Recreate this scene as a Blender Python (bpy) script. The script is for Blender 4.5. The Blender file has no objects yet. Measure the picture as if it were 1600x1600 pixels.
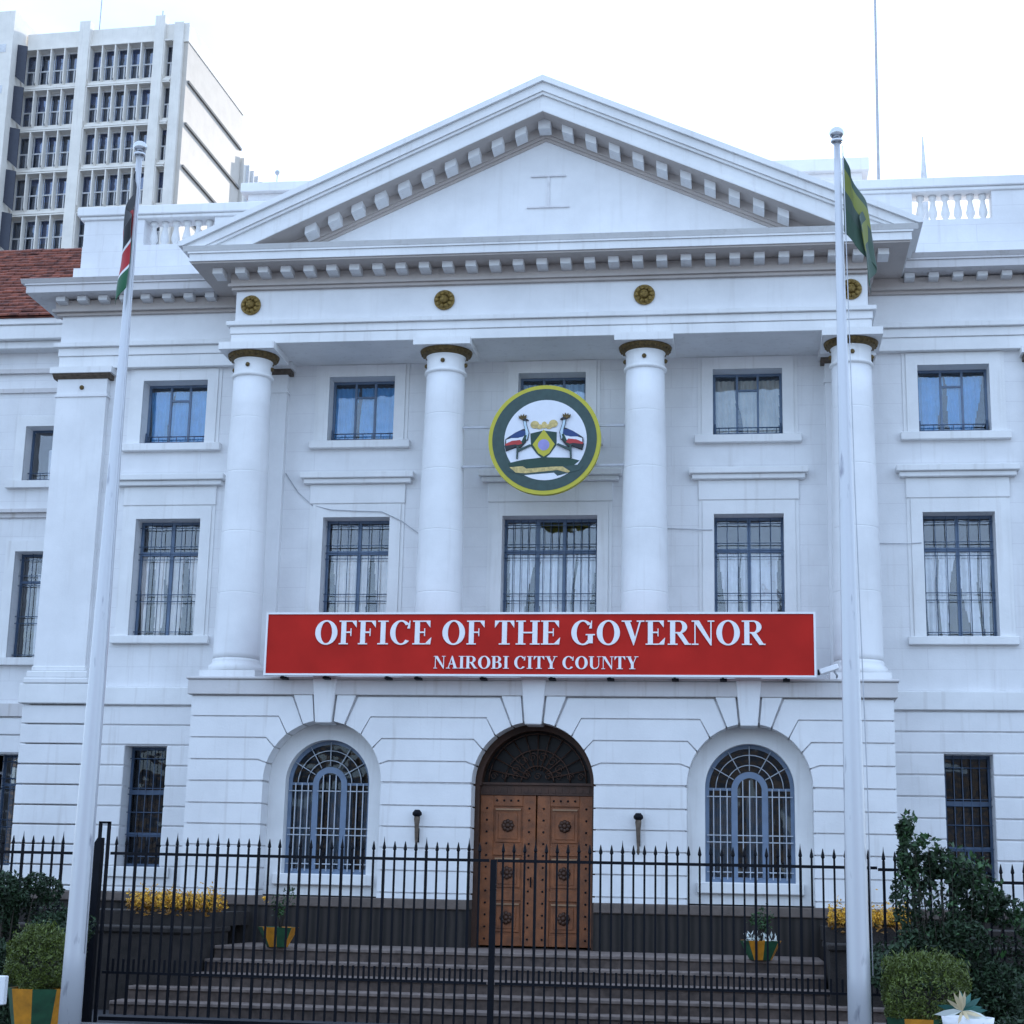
import bpy, math, random
from mathutils import Vector, Matrix
random.seed(7)
R = math.radians
sc = bpy.context.scene
# ---------------------------------------------------------------- camera, sky, sun, exposure
CAM = (3.760, -30.902, 1.75); YAW = 0.13958; PITCH = 0.22375; ROLL = 0.02198
cam = bpy.data.cameras.new('camera'); co = bpy.data.objects.new('camera', cam); sc.collection.objects.link(co)
fw = Vector((-math.sin(YAW)*math.cos(PITCH), math.cos(YAW)*math.cos(PITCH), math.sin(PITCH)))
rt = fw.cross(Vector((0, 0, 1))).normalized(); up = rt.cross(fw)
r2 = math.cos(ROLL)*rt + math.sin(ROLL)*up; u2 = -math.sin(ROLL)*rt + math.cos(ROLL)*up
m = Matrix((r2, u2, -fw)).transposed().to_4x4(); m.translation = Vector(CAM); co.matrix_world = m
cam.sensor_width = 36; cam.sensor_fit = 'HORIZONTAL'; cam.lens = 58.892; cam.clip_end = 3000
sc.camera = co
SUN_EL, SUN_AZ = 19.0, 12.5          # azimuth clockwise from +Y (behind the facade, to the right)
world = bpy.data.worlds.new('World'); sc.world = world; world.use_nodes = True
wn = world.node_tree.nodes; wl = world.node_tree.links
bg = wn['Background']; bg.inputs['Strength'].default_value = 0.12
sky = wn.new('ShaderNodeTexSky'); sky.sky_type = 'NISHITA'; sky.sun_disc = False
sky.sun_elevation = R(SUN_EL); sky.sun_rotation = R(SUN_AZ); sky.air_density = 1.2; sky.dust_density = .4; sky.ozone_density = 4.0
tcw = wn.new('ShaderNodeTexCoord'); mpw = wn.new('ShaderNodeMapping'); mpw.inputs['Scale'].default_value = (1, 1, 2.2)
nzw = wn.new('ShaderNodeTexNoise'); nzw.inputs['Scale'].default_value = 3.1; nzw.inputs['Detail'].default_value = 6; nzw.inputs['Roughness'].default_value = .55
crw = wn.new('ShaderNodeValToRGB'); crw.color_ramp.elements[0].position = .30; crw.color_ramp.elements[1].position = .52
crw.color_ramp.elements[0].color = (.40, .40, .40, 1); crw.color_ramp.elements[1].color = (.60, .60, .60, 1)
mxw = wn.new('ShaderNodeMixRGB'); mxw.inputs['Color2'].default_value = (6.6, 8.4, 11.4, 1)
wl.new(tcw.outputs['Generated'], mpw.inputs['Vector']); wl.new(mpw.outputs['Vector'], nzw.inputs['Vector'])
wl.new(nzw.outputs['Fac'], crw.inputs['Fac']); wl.new(crw.outputs['Color'], mxw.inputs['Fac'])
wl.new(sky.outputs['Color'], mxw.inputs['Color1']); wl.new(mxw.outputs['Color'], bg.inputs['Color'])
sl = bpy.data.lights.new('sun', 'SUN'); sl.energy = 2.0; sl.angle = R(.5); sl.color = (1, .90, .78)
so = bpy.data.objects.new('sun', sl); sc.collection.objects.link(so)
sd = Vector((math.sin(R(SUN_AZ))*math.cos(R(SUN_EL)), math.cos(R(SUN_AZ))*math.cos(R(SUN_EL)), math.sin(R(SUN_EL))))
so.rotation_euler = sd.to_track_quat('Z', 'Y').to_euler()
sc.view_settings.view_transform = 'Standard'; sc.view_settings.look = 'None'; sc.view_settings.gamma = 1
sc.view_settings.exposure = 1.05
GZ = -0.2
COL = sc.collection
# ---------------------------------------------------------------- materials
def nt(name):
    mt = bpy.data.materials.new(name); mt.use_nodes = True
    return mt, mt.node_tree.nodes, mt.node_tree.links, mt.node_tree.nodes['Principled BSDF']
def plain(name, c, rough=.6, metal=0., var=.12, scale=6., bump=.0, spec=.5):
    mt, n, l, b = nt(name)
    tc = n.new('ShaderNodeTexCoord'); nz = n.new('ShaderNodeTexNoise'); nz.inputs['Scale'].default_value = scale; nz.inputs['Detail'].default_value = 6
    l.new(tc.outputs['Object'], nz.inputs['Vector'])
    cr = n.new('ShaderNodeValToRGB'); cr.color_ramp.elements[0].position = .3; cr.color_ramp.elements[1].position = .7
    cr.color_ramp.elements[0].color = (*[v*(1-var) for v in c], 1); cr.color_ramp.elements[1].color = (*[min(1, v*(1+var)) for v in c], 1)
    l.new(nz.outputs['Fac'], cr.inputs['Fac']); l.new(cr.outputs['Color'], b.inputs['Base Color'])
    b.inputs['Roughness'].default_value = rough; b.inputs['Metallic'].default_value = metal
    b.inputs['Specular IOR Level'].default_value = spec
    if bump:
        bp = n.new('ShaderNodeBump'); bp.inputs['Strength'].default_value = bump; bp.inputs['Distance'].default_value = .02
        n2 = n.new('ShaderNodeTexNoise'); n2.inputs['Scale'].default_value = scale*8; n2.inputs['Detail'].default_value = 5
        l.new(tc.outputs['Object'], n2.inputs['Vector']); l.new(n2.outputs['Fac'], bp.inputs['Height']); l.new(bp.outputs['Normal'], b.inputs['Normal'])
    return mt
def plaster(name, c=(.77, .77, .78), ashlar=False, dirt=.5):
    """old white masonry paint: soft blotches, vertical rain streaks, faint block joints"""
    mt, n, l, b = nt(name)
    tc = n.new('ShaderNodeTexCoord')
    big = n.new('ShaderNodeTexNoise'); big.inputs['Scale'].default_value = .9; big.inputs['Detail'].default_value = 8; big.inputs['Roughness'].default_value = .62
    l.new(tc.outputs['Object'], big.inputs['Vector'])
    mp = n.new('ShaderNodeMapping'); mp.inputs['Scale'].default_value = (5.5, 5.5, .35); l.new(tc.outputs['Object'], mp.inputs['Vector'])
    st = n.new('ShaderNodeTexNoise'); st.inputs['Scale'].default_value = 1.6; st.inputs['Detail'].default_value = 7; l.new(mp.outputs['Vector'], st.inputs['Vector'])
    r1 = n.new('ShaderNodeValToRGB'); r1.color_ramp.elements[0].position = .25; r1.color_ramp.elements[1].position = .62
    r1.color_ramp.elements[0].color = (*[v*.86 for v in c], 1); r1.color_ramp.elements[1].color = (*c, 1)
    l.new(big.outputs['Fac'], r1.inputs['Fac'])
    r2_ = n.new('ShaderNodeValToRGB'); r2_.color_ramp.elements[0].position = .57; r2_.color_ramp.elements[1].position = .82
    r2_.color_ramp.elements[0].color = (0, 0, 0, 1); r2_.color_ramp.elements[1].color = (dirt, dirt, dirt, 1)
    l.new(st.outputs['Fac'], r2_.inputs['Fac'])
    mx = n.new('ShaderNodeMixRGB'); mx.inputs['Color2'].default_value = (.42, .38, .35, 1)
    l.new(r2_.outputs['Color'], mx.inputs['Fac']); l.new(r1.outputs['Color'], mx.inputs['Color1'])
    out = mx.outputs['Color']
    bp = n.new('ShaderNodeBump'); bp.inputs['Strength'].default_value = .25; bp.inputs['Distance'].default_value = .01
    fine = n.new('ShaderNodeTexNoise'); fine.inputs['Scale'].default_value = 28; fine.inputs['Detail'].default_value = 4
    l.new(tc.outputs['Object'], fine.inputs['Vector']); hsrc = fine.outputs['Fac']
    if ashlar:
        sp = n.new('ShaderNodeSeparateXYZ'); cb = n.new('ShaderNodeCombineXYZ'); l.new(tc.outputs['Object'], sp.inputs[0])
        l.new(sp.outputs['X'], cb.inputs['X']); l.new(sp.outputs['Z'], cb.inputs['Y'])
        bk = n.new('ShaderNodeTexBrick'); bk.inputs['Scale'].default_value = 1; bk.inputs['Brick Width'].default_value = 2.4; bk.inputs['Row Height'].default_value = .4
        bk.inputs['Mortar Size'].default_value = .007; bk.inputs['Mortar Smooth'].default_value = .3
        l.new(cb.outputs[0], bk.inputs['Vector'])
        m2 = n.new('ShaderNodeMixRGB'); m2.blend_type = 'MULTIPLY'; m2.inputs['Color2'].default_value = (.90, .89, .90, 1)
        l.new(bk.outputs['Fac'], m2.inputs['Fac']); l.new(out, m2.inputs['Color1']); out = m2.outputs['Color']
        ad = n.new('ShaderNodeMath'); ad.operation = 'SUBTRACT'; l.new(fine.outputs['Fac'], ad.inputs[0]); l.new(bk.outputs['Fac'], ad.inputs[1]); hsrc = ad.outputs[0]
    l.new(out, b.inputs['Base Color']); l.new(hsrc, bp.inputs['Height']); l.new(bp.outputs['Normal'], b.inputs['Normal'])
    b.inputs['Roughness'].default_value = .62; b.inputs['Specular IOR Level'].default_value = .3
    return mt
def glass_mat(name, tint=(.75, .8, .85), extra=.0):
    mt, n, l, b = nt(name); n.remove(b); o = n['Material Output']
    tr = n.new('ShaderNodeBsdfTransparent'); tr.inputs[0].default_value = (*tint, 1)
    gl = n.new('ShaderNodeBsdfGlossy'); gl.inputs['Roughness'].default_value = .03; gl.inputs['Color'].default_value = (.95, .97, 1, 1)
    fr = n.new('ShaderNodeFresnel'); fr.inputs['IOR'].default_value = 1.55
    ad = n.new('ShaderNodeMath'); ad.operation = 'ADD'; ad.inputs[1].default_value = extra; l.new(fr.outputs[0], ad.inputs[0])
    tc = n.new('ShaderNodeTexCoord'); nz = n.new('ShaderNodeTexNoise'); nz.inputs['Scale'].default_value = 1.6; l.new(tc.outputs['Object'], nz.inputs['Vector'])
    bp = n.new('ShaderNodeBump'); bp.inputs['Strength'].default_value = .35; bp.inputs['Distance'].default_value = .05; l.new(nz.outputs['Fac'], bp.inputs['Height'])
    l.new(bp.outputs[0], gl.inputs['Normal'])
    mx = n.new('ShaderNodeMixShader'); l.new(ad.outputs[0], mx.inputs[0]); l.new(tr.outputs[0], mx.inputs[1]); l.new(gl.outputs[0], mx.inputs[2])
    l.new(mx.outputs[0], o.inputs['Surface']); return mt
M = {}
M['wall'] = plaster('white_wall_paint', ashlar=True, dirt=.25)
M['trim'] = plaster('white_trim_paint', (.80, .80, .80), dirt=.35)
M['dirty'] = plaster('weathered_trim_paint', (.62, .60, .60), dirt=.8)
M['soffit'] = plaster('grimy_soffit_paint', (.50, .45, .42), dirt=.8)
M['rust'] = plaster('white_rustication_paint', (.79, .79, .80), dirt=.4)
M['joint'] = plain('joint_shadow_paint', (.68, .67, .68), .8)  # flat off-white for the walls behind the course joints
M['column'] = plaster('white_column_paint', (.80, .80, .81), dirt=.18)
M['stone'] = plain('dark_grey_stone', (.022, .017, .015), .9, var=.4, scale=5, bump=.6)
M['stonecap'] = plain('grey_stone_cap', (.125, .098, .085), .85, var=.2, scale=5, bump=.5)
M['step'] = plain('concrete_step', (.085, .062, .052), .85, var=.4, scale=7, bump=.4)
M['nosing'] = plain('pale_step_nosing', (.165, .130, .115), .8, var=.3)
M['frame'] = plain('blue_grey_steel', (.115, .17, .26), .45, var=.12)
M['grille'] = plain('blue_iron_bars', (.06, .10, .17), .5, var=.12)
M['arch_frame'] = plain('blue_painted_frame', (.15, .21, .31), .45, var=.1)
M['pale_bars'] = plain('pale_iron_bars', (.42, .46, .52), .5)
M['glass'] = glass_mat('window_glass', (.97, .98, 1), extra=.03)
M['glass_dark'] = glass_mat('dim_window_glass', (.55, .6, .65), extra=-.02)
M['glass_blue'] = glass_mat('blue_window_glass', (.82, .92, 1), extra=.03)
M['tower_glass'] = glass_mat('tower_glass', (.30, .42, .60), extra=.10)
M['curtain'] = plain('pale_curtain', (.86, .86, .86), .9, var=.08)
M['cream'] = plain('cream_curtain', (.84, .58, .40), .9, var=.15, scale=3)  # peach tint paints a warm pane reflection onto the curtain
M['cream_pale'] = plain('pale_cream_curtain', (.82, .76, .70), .9, var=.15, scale=3)  # pinkish pane reflections put into the curtain colour
M['curtain_blue'] = plain('blue_blind', (.16, .42, .62), .85, var=.1)  # blue blind, with the sky's reflection put into its colour
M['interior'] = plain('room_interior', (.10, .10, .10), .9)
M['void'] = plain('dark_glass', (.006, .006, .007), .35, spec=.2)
M['wood'] = plain('varnished_wood', (.21, .066, .018), .5, var=.35, scale=5, bump=.3)
M['wood_dark'] = plain('dark_wood', (.055, .022, .011), .6, var=.3, scale=6)
M['wood_light'] = plain('pale_wood_ledge', (.30, .17, .09), .4, var=.2)
M['bronze'] = plain('tarnished_gilding', (.13, .085, .028), .55, .35, var=.5, scale=20, bump=.6)
M['gold'] = plain('old_gold_paint', (.30, .20, .055), .45, .3, var=.45, scale=25, bump=.8)
M['brown'] = plain('brown_capital_band', (.10, .075, .055), .7, var=.4, scale=12)
M['iron'] = plain('black_iron', (.004, .005, .009), .6, var=.2, spec=.15)
M['red'] = plain('red_banner_vinyl', (.46, .020, .014), .6, var=.12, scale=1.3, spec=.12)
M['white'] = plain('white_vinyl', (.80, .80, .82), .4, var=.03)
M['tile'] = None
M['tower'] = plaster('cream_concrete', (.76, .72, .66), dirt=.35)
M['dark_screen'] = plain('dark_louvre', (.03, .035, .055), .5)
M['tower_side'] = plaster('bare_cream_render', (.56, .51, .45), dirt=.4)  # tower concrete darkened in colour to hold back sun glare on this side
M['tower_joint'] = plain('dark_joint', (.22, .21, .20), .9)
M['tower_shadow'] = plain('grey_concrete_fin', (.60, .61, .63), .7)  # plain grey for window frames, slit windows, annex fins and spire
M['pole'] = None
M['steel'] = plain('steel_finial', (.55, .56, .58), .25, .8)
M['green_paint'] = plain('green_pot_paint', (.010, .065, .028), .6, var=.35, scale=9)
M['yellow_paint'] = plain('yellow_pot_paint', (.50, .20, .008), .6, var=.25, scale=9)
M['soil'] = plain('soil', (.03, .02, .014), .95)
M['cable'] = plain('grey_cable', (.42, .43, .46), .6)
M['asphalt'] = plain('ground_asphalt', (.035, .035, .042), .95, var=.25, scale=3, bump=.5)
M['kerb'] = plain('kerb_concrete', (.22, .21, .21), .85, var=.2, bump=.4)
def leaf_mat(name, c, var=.5, rough=.5):
    mt, n, l, b = nt(name)
    oi = n.new('ShaderNodeNewGeometry'); cr = n.new('ShaderNodeValToRGB')
    cr.color_ramp.elements[0].color = (*[v*(1-var) for v in c], 1); cr.color_ramp.elements[1].color = (*[v*(1+var) for v in c], 1)
    l.new(oi.outputs['Random Per Island'], cr.inputs['Fac']); l.new(cr.outputs['Color'], b.inputs['Base Color'])
    b.inputs['Roughness'].default_value = rough; return mt
M['leaf_box'] = leaf_mat('clipped_leaf', (.085, .115, .018))
M['leaf_dark'] = leaf_mat('dark_leaf', (.014, .036, .012), .6, .6)
M['leaf_mid'] = leaf_mat('glossy_leaf', (.02, .06, .014), .6, .55)
M['petal'] = leaf_mat('orange_petal', (.66, .36, .03), .4)
M['petal_dark'] = leaf_mat('russet_leaf', (.30, .14, .02), .5)
M['cream_leaf'] = leaf_mat('cream_leaf', (.62, .52, .34), .2)
M['white_flower'] = leaf_mat('white_flower', (.7, .75, .72), .2)
M['teal'] = leaf_mat('teal_leaf', (.02, .10, .085), .4)
M['twig'] = plain('twig_bark', (.035, .028, .02), .9)
# tile: striped rows of clay tile
mt, n, l, b = nt('clay_roof_tiles'); M['tile'] = mt
tc = n.new('ShaderNodeTexCoord'); nz = n.new('ShaderNodeTexNoise'); nz.inputs['Scale'].default_value = 5; nz.inputs['Detail'].default_value = 6
cr = n.new('ShaderNodeValToRGB'); cr.color_ramp.elements[0].color = (.06, .018, .014, 1); cr.color_ramp.elements[1].color = (.30, .085, .05, 1)
cr.color_ramp.elements[0].position = .3; cr.color_ramp.elements[1].position = .7
l.new(tc.outputs['Object'], nz.inputs['Vector']); l.new(nz.outputs['Fac'], cr.inputs['Fac']); l.new(cr.outputs['Color'], b.inputs['Base Color']); b.inputs['Roughness'].default_value = .8
# pole: aluminium with dark abraded patches near the bottom
mt, n, l, b = nt('flagpole_paint'); M['pole'] = mt
tc = n.new('ShaderNodeTexCoord'); mp = n.new('ShaderNodeMapping'); mp.inputs['Scale'].default_value = (7, 7, 1.6); l.new(tc.outputs['Object'], mp.inputs['Vector'])
nz = n.new('ShaderNodeTexNoise'); nz.inputs['Scale'].default_value = 1.5; nz.inputs['Detail'].default_value = 8; l.new(mp.outputs['Vector'], nz.inputs['Vector'])
cr = n.new('ShaderNodeValToRGB'); e = cr.color_ramp.elements; e[0].position = .62; e[0].color = (.56, .57, .60, 1); e[1].position = .74; e[1].color = (.25, .25, .3, 1)
l.new(nz.outputs['Fac'], cr.inputs['Fac']); l.new(cr.outputs['Color'], b.inputs['Base Color']); b.inputs['Roughness'].default_value = .32; b.inputs['Metallic'].default_value = .25
# tooled stone: vertical grooves
mt, n, l, b = nt('tooled_dark_stone'); M['tooled'] = mt
tc = n.new('ShaderNodeTexCoord'); wv = n.new('ShaderNodeTexWave'); wv.bands_direction = 'X'; wv.inputs['Scale'].default_value = 2.2; wv.inputs['Distortion'].default_value = 1.2
cr = n.new('ShaderNodeValToRGB'); cr.color_ramp.elements[0].color = (.012, .010, .009, 1); cr.color_ramp.elements[1].color = (.032, .025, .022, 1)
l.new(tc.outputs['Object'], wv.inputs['Vector']); l.new(wv.outputs['Fac'], cr.inputs['Fac']); l.new(cr.outputs['Color'], b.inputs['Base Color']); b.inputs['Roughness'].default_value = .9
# ---------------------------------------------------------------- mesh builder
class MB:
    def __init__(s): s.v = []; s.f = []; s.sm = []
    def poly(s, pts, smooth=False):
        k = len(s.v); s.v += [tuple(p) for p in pts]; s.f.append(tuple(range(k, k+len(pts)))); s.sm.append(smooth)
    def box(s, x0, x1, y0, y1, z0, z1):
        k = len(s.v)
        s.v += [(x, y, z) for z in (z0, z1) for y in (y0, y1) for x in (x0, x1)]
        for f in ((0, 2, 3, 1), (4, 5, 7, 6), (0, 1, 5, 4), (2, 6, 7, 3), (0, 4, 6, 2), (1, 3, 7, 5)):
            s.f.append(tuple(k+i for i in f)); s.sm.append(False)
        return s
    def prism(s, pts, y0, y1):
        """polygon in XZ (any winding) extruded from y0 to y1"""
        a = sum(pts[i][0]*pts[(i+1) % len(pts)][1]-pts[(i+1) % len(pts)][0]*pts[i][1] for i in range(len(pts)))
        if a < 0: pts = pts[::-1]
        k = len(s.v); n_ = len(pts)
        s.v += [(x, y0, z) for x, z in pts] + [(x, y1, z) for x, z in pts]
        s.f.append(tuple(range(k, k+n_))); s.f.append(tuple(range(k+2*n_-1, k+n_-1, -1))); s.sm += [False, False]
        for i in range(n_):
            j = (i+1) % n_; s.f.append((k+j, k+i, k+n_+i, k+n_+j)); s.sm.append(False)
        return s
    def prism_x(s, pts, x0, x1):
        """polygon in YZ extruded along X"""
        k = len(s.v); n_ = len(pts)
        a = sum(pts[i][0]*pts[(i+1) % n_][1]-pts[(i+1) % n_][0]*pts[i][1] for i in range(n_))
        if a < 0: pts = pts[::-1]
        s.v += [(x0, y, z) for y, z in pts] + [(x1, y, z) for y, z in pts]
        s.f.append(tuple(range(k+n_-1, k-1, -1))); s.f.append(tuple(range(k+n_, k+2*n_))); s.sm += [False, False]
        for i in range(n_):
            j = (i+1) % n_; s.f.append((k+i, k+j, k+n_+j, k+n_+i)); s.sm.append(False)
        return s
    def lathe(s, cx, cy, prof, seg=40, smooth=True, capb=True, capt=True):
        k = len(s.v); n_ = len(prof)
        for r, z in prof:
            s.v += [(cx+r*math.cos(2*math.pi*i/seg), cy+r*math.sin(2*math.pi*i/seg), z) for i in range(seg)]
        for j in range(n_-1):
            for i in range(seg):
                i2 = (i+1) % seg; s.f.append((k+j*seg+i, k+j*seg+i2, k+(j+1)*seg+i2, k+(j+1)*seg+i)); s.sm.append(smooth)
        if capb: s.f.append(tuple(k+i for i in range(seg-1, -1, -1))); s.sm.append(False)
        if capt: s.f.append(tuple(k+(n_-1)*seg+i for i in range(seg))); s.sm.append(False)
        return s
    def tube(s, pts, r, seg=8, smooth=True):
        pts = [Vector(p) for p in pts]; k = len(s.v); rr = r if isinstance(r, (list, tuple)) else [r]*len(pts)
        for i, p in enumerate(pts):
            d = (pts[min(i+1, len(pts)-1)]-pts[max(i-1, 0)]).normalized()
            a = d.cross(Vector((0, 0, 1))) if abs(d.z) < .9 else d.cross(Vector((1, 0, 0)))
            a.normalize(); b_ = d.cross(a)
            for q in range(seg):
                t = 2*math.pi*q/seg; s.v.append(tuple(p+rr[i]*(a*math.cos(t)+b_*math.sin(t))))
        for i in range(len(pts)-1):
            for q in range(seg):
                q2 = (q+1) % seg; s.f.append((k+i*seg+q, k+i*seg+q2, k+(i+1)*seg+q2, k+(i+1)*seg+q)); s.sm.append(smooth)
        s.f.append(tuple(k+q for q in range(seg-1, -1, -1))); s.f.append(tuple(k+(len(pts)-1)*seg+q for q in range(seg))); s.sm += [False, False]
        return s
    def disc(s, cx, cz, r, y0, y1, seg=48):
        return s.prism([(cx+r*math.cos(2*math.pi*i/seg), cz+r*math.sin(2*math.pi*i/seg)) for i in range(seg)], y0, y1)
    def ball(s, c, r, seg=20, rings=12, sq=1.):
        prof = [(r*math.sin(math.pi*i/rings), c[2]-sq*r*math.cos(math.pi*i/rings)) for i in range(rings+1)]
        prof[0] = (.0005, prof[0][1]); prof[-1] = (.0005, prof[-1][1])
        return s.lathe(c[0], c[1], prof, seg)
    def build(s, name, mat, parent=None, loc=None, bevel=0.):
        me = bpy.data.meshes.new(name); me.from_pydata(s.v, [], s.f); me.materials.append(mat)
        me.polygons.foreach_set('use_smooth', s.sm); me.update()
        o = bpy.data.objects.new(name, me); COL.objects.link(o)
        if loc: o.location = loc
        if parent: o.parent = parent
        if bevel:
            bv = o.modifiers.new('bevel', 'BEVEL'); bv.width = bevel; bv.segments = 1; bv.limit_method = 'ANGLE'; bv.angle_limit = R(50)
        return o
def split_mb(mb, tol=.03):
    """clusters of faces whose bounding boxes touch, one MB each"""
    par = list(range(len(mb.v)))
    def find(a):
        while par[a] != a: par[a] = par[par[a]]; a = par[a]
        return a
    for f in mb.f:
        r0 = find(f[0])
        for q in f[1:]: par[find(q)] = r0
    bb = {}
    for i, v in enumerate(mb.v):
        r = find(i); b_ = bb.setdefault(r, [*v, *v])
        for k in range(3): b_[k] = min(b_[k], v[k]); b_[3+k] = max(b_[3+k], v[k])
    cl = []
    for r, b_ in bb.items():
        cur = [b_[:], {r}]; again = True
        while again:
            again = False
            for c in cl:
                if all(cur[0][k]-tol <= c[0][3+k] and c[0][k]-tol <= cur[0][3+k] for k in range(3)):
                    cur = [[min(cur[0][k], c[0][k]) for k in range(3)]+[max(cur[0][3+k], c[0][3+k]) for k in range(3)], cur[1] | c[1]]; cl.remove(c); again = True; break
        cl.append(cur)
    out = []
    for b_, roots in cl:
        m_ = MB(); mp = {}
        for f, sm in zip(mb.f, mb.sm):
            if find(f[0]) in roots:
                for q in f:
                    if q not in mp: mp[q] = len(m_.v); m_.v.append(mb.v[q])
                m_.f.append(tuple(mp[q] for q in f)); m_.sm.append(sm)
        out.append(m_)
    return out
def tag(o, label=None, cat=None, group=None, kind=None):
    if label: o['label'] = label
    if cat: o['category'] = cat
    if group: o['group'] = group
    if kind: o['kind'] = kind
    return o
def empty(name, loc=(0, 0, 0), rz=0):
    o = bpy.data.objects.new(name, None); o.empty_display_size = .3; COL.objects.link(o); o.location = loc; o.rotation_euler = (0, 0, rz); return o
def inst(src, loc, parent, rot=None, scale=None, name=None):
    c = src.copy(); COL.objects.link(c); c.location = loc; c.parent = parent
    if rot: c.rotation_euler = rot
    if scale: c.scale = scale
    return c
def wall_holes(mb, x0, x1, z0, z1, yf, yb, holes):
    """rectangular wall between yf and yb with rectangular holes (hx0,hx1,hz0,hz1), reveals included"""
    xs = sorted(set([x0, x1]+[h[0] for h in holes]+[h[1] for h in holes])); zs = sorted(set([z0, z1]+[h[2] for h in holes]+[h[3] for h in holes]))
    def hole(x, z): return any(h[0] < x < h[1] and h[2] < z < h[3] for h in holes)
    for i in range(len(xs)-1):
        for j in range(len(zs)-1):
            a, b_, c, d = xs[i], xs[i+1], zs[j], zs[j+1]
            if hole((a+b_)/2, (c+d)/2): continue
            mb.poly([(a, yf, c), (b_, yf, c), (b_, yf, d), (a, yf, d)]); mb.poly([(a, yb, c), (a, yb, d), (b_, yb, d), (b_, yb, c)])
    for a, b_, c, d in holes:
        mb.poly([(a, yf, c), (a, yf, d), (a, yb, d), (a, yb, c)]); mb.poly([(b_, yf, c), (b_, yb, c), (b_, yb, d), (b_, yf, d)])
        mb.poly([(a, yf, c), (a, yb, c), (b_, yb, c), (b_, yf, c)]); mb.poly([(a, yf, d), (b_, yf, d), (b_, yb, d), (a, yb, d)])
    mb.poly([(x0, yf, z0), (x0, yf, z1), (x0, yb, z1), (x0, yb, z0)]); mb.poly([(x1, yf, z0), (x1, yb, z0), (x1, yb, z1), (x1, yf, z1)])
    mb.poly([(x0, yf, z1), (x1, yf, z1), (x1, yb, z1), (x0, yb, z1)]); mb.poly([(x0, yf, z0), (x0, yb, z0), (x1, yb, z0), (x1, yf, z0)])
def arch_wall(mb, x0, x1, z0, z1, yf, yb, arches, seg=28):
    """wall with round-headed openings (cx, spring, r, bottom)"""
    cur = x0
    def quad(a, b_, c0, c1, d): # front/back strips; c0,c1 lower z at a,b
        mb.poly([(a, yf, c0), (b_, yf, c1), (b_, yf, d), (a, yf, d)]); mb.poly([(a, yb, c0), (a, yb, d), (b_, yb, d), (b_, yb, c1)])
    for cx, sp, r, bt in arches:
        quad(cur, cx-r, z0, z0, z1)
        pts = [(cx-r*math.cos(math.pi*i/seg), sp+r*math.sin(math.pi*i/seg)) for i in range(seg+1)]
        for i in range(seg):
            (a, za), (b_, zb) = pts[i], pts[i+1]
            quad(a, b_, za, zb, z1); mb.poly([(a, yf, za), (a, yb, za), (b_, yb, zb), (b_, yf, zb)], True)
        if bt > z0: quad(cx-r, cx+r, z0, z0, bt); mb.poly([(cx-r, yf, bt), (cx+r, yf, bt), (cx+r, yb, bt), (cx-r, yb, bt)])
        mb.poly([(cx-r, yf, bt), (cx-r, yb, bt), (cx-r, yb, sp), (cx-r, yf, sp)]); mb.poly([(cx+r, yf, bt), (cx+r, yf, sp), (cx+r, yb, sp), (cx+r, yb, bt)])
        cur = cx+r
    quad(cur, x1, z0, z0, z1)
    mb.poly([(x0, yf, z1), (x1, yf, z1), (x1, yb, z1), (x0, yb, z1)])
    mb.poly([(x0, yf, z0), (x0, yf, z1), (x0, yb, z1), (x0, yb, z0)]); mb.poly([(x1, yf, z0), (x1, yb, z0), (x1, yb, z1), (x1, yf, z1)])
# ---------------------------------------------------------------- ground
tag(MB().box(-260, 260, -160, 260, GZ-.4, GZ).build('ground', M['asphalt']), 'dark paved ground in front of the white building', 'ground', kind='structure')
tag(MB().box(-120, 120, -92, -17, GZ, GZ+.006).build('street', plain('pale_paving', (.30, .30, .31), .85, var=.2, scale=2), None), 'pale paved street on the near side of the planting', 'street', kind='structure')  # pale sheet below the frame, added to throw light up the facade
tag(MB().box(-30, 30, -8.9, -7.9, GZ, GZ+.10).build('kerb', M['kerb'], bevel=.02), 'pale concrete kerb under the black railings', 'kerb', kind='structure')
# ---------------------------------------------------------------- the white public building
BH = empty('city_hall', (0, 1.1, GZ)); BH.location = (0, 0, 0)
tag(BH, 'white classical public building with columned portico, pediment and three arches', 'building')
YW = 1.1                                  # main wall plane
def B(mb, name, mat, parent=BH, **k):
    o = None
    for m_ in split_mb(mb): o = m_.build(name, M[mat], parent, **k)
    return o
PW = (-3.9, 0.0, 3.9)
up_w = [(x, 1.36) for x in (-3.87, .02, 3.9)]+[(-7.82, 1.38), (7.86, 1.36), (11.6, 1.36)]
lo_w = [(-3.87, 1.36), (.02, 1.88), (3.9, 1.34), (-7.78, 1.36), (7.86, 1.34), (11.6, 1.34)]
ZU0, ZU1, ZL0, ZL1 = 10.60, 11.96, 6.62, 9.02
holes = [(x-w/2, x+w/2, ZU0, ZU1) for x, w in up_w]+[(x-w/2, x+w/2, ZL0, ZL1) for x, w in lo_w]
mb = MB(); wall_holes(mb, -10.38, 15.0, 5.30, 14.1, YW, YW+.5, holes); B(mb, 'main_wall', 'wall')
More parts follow.
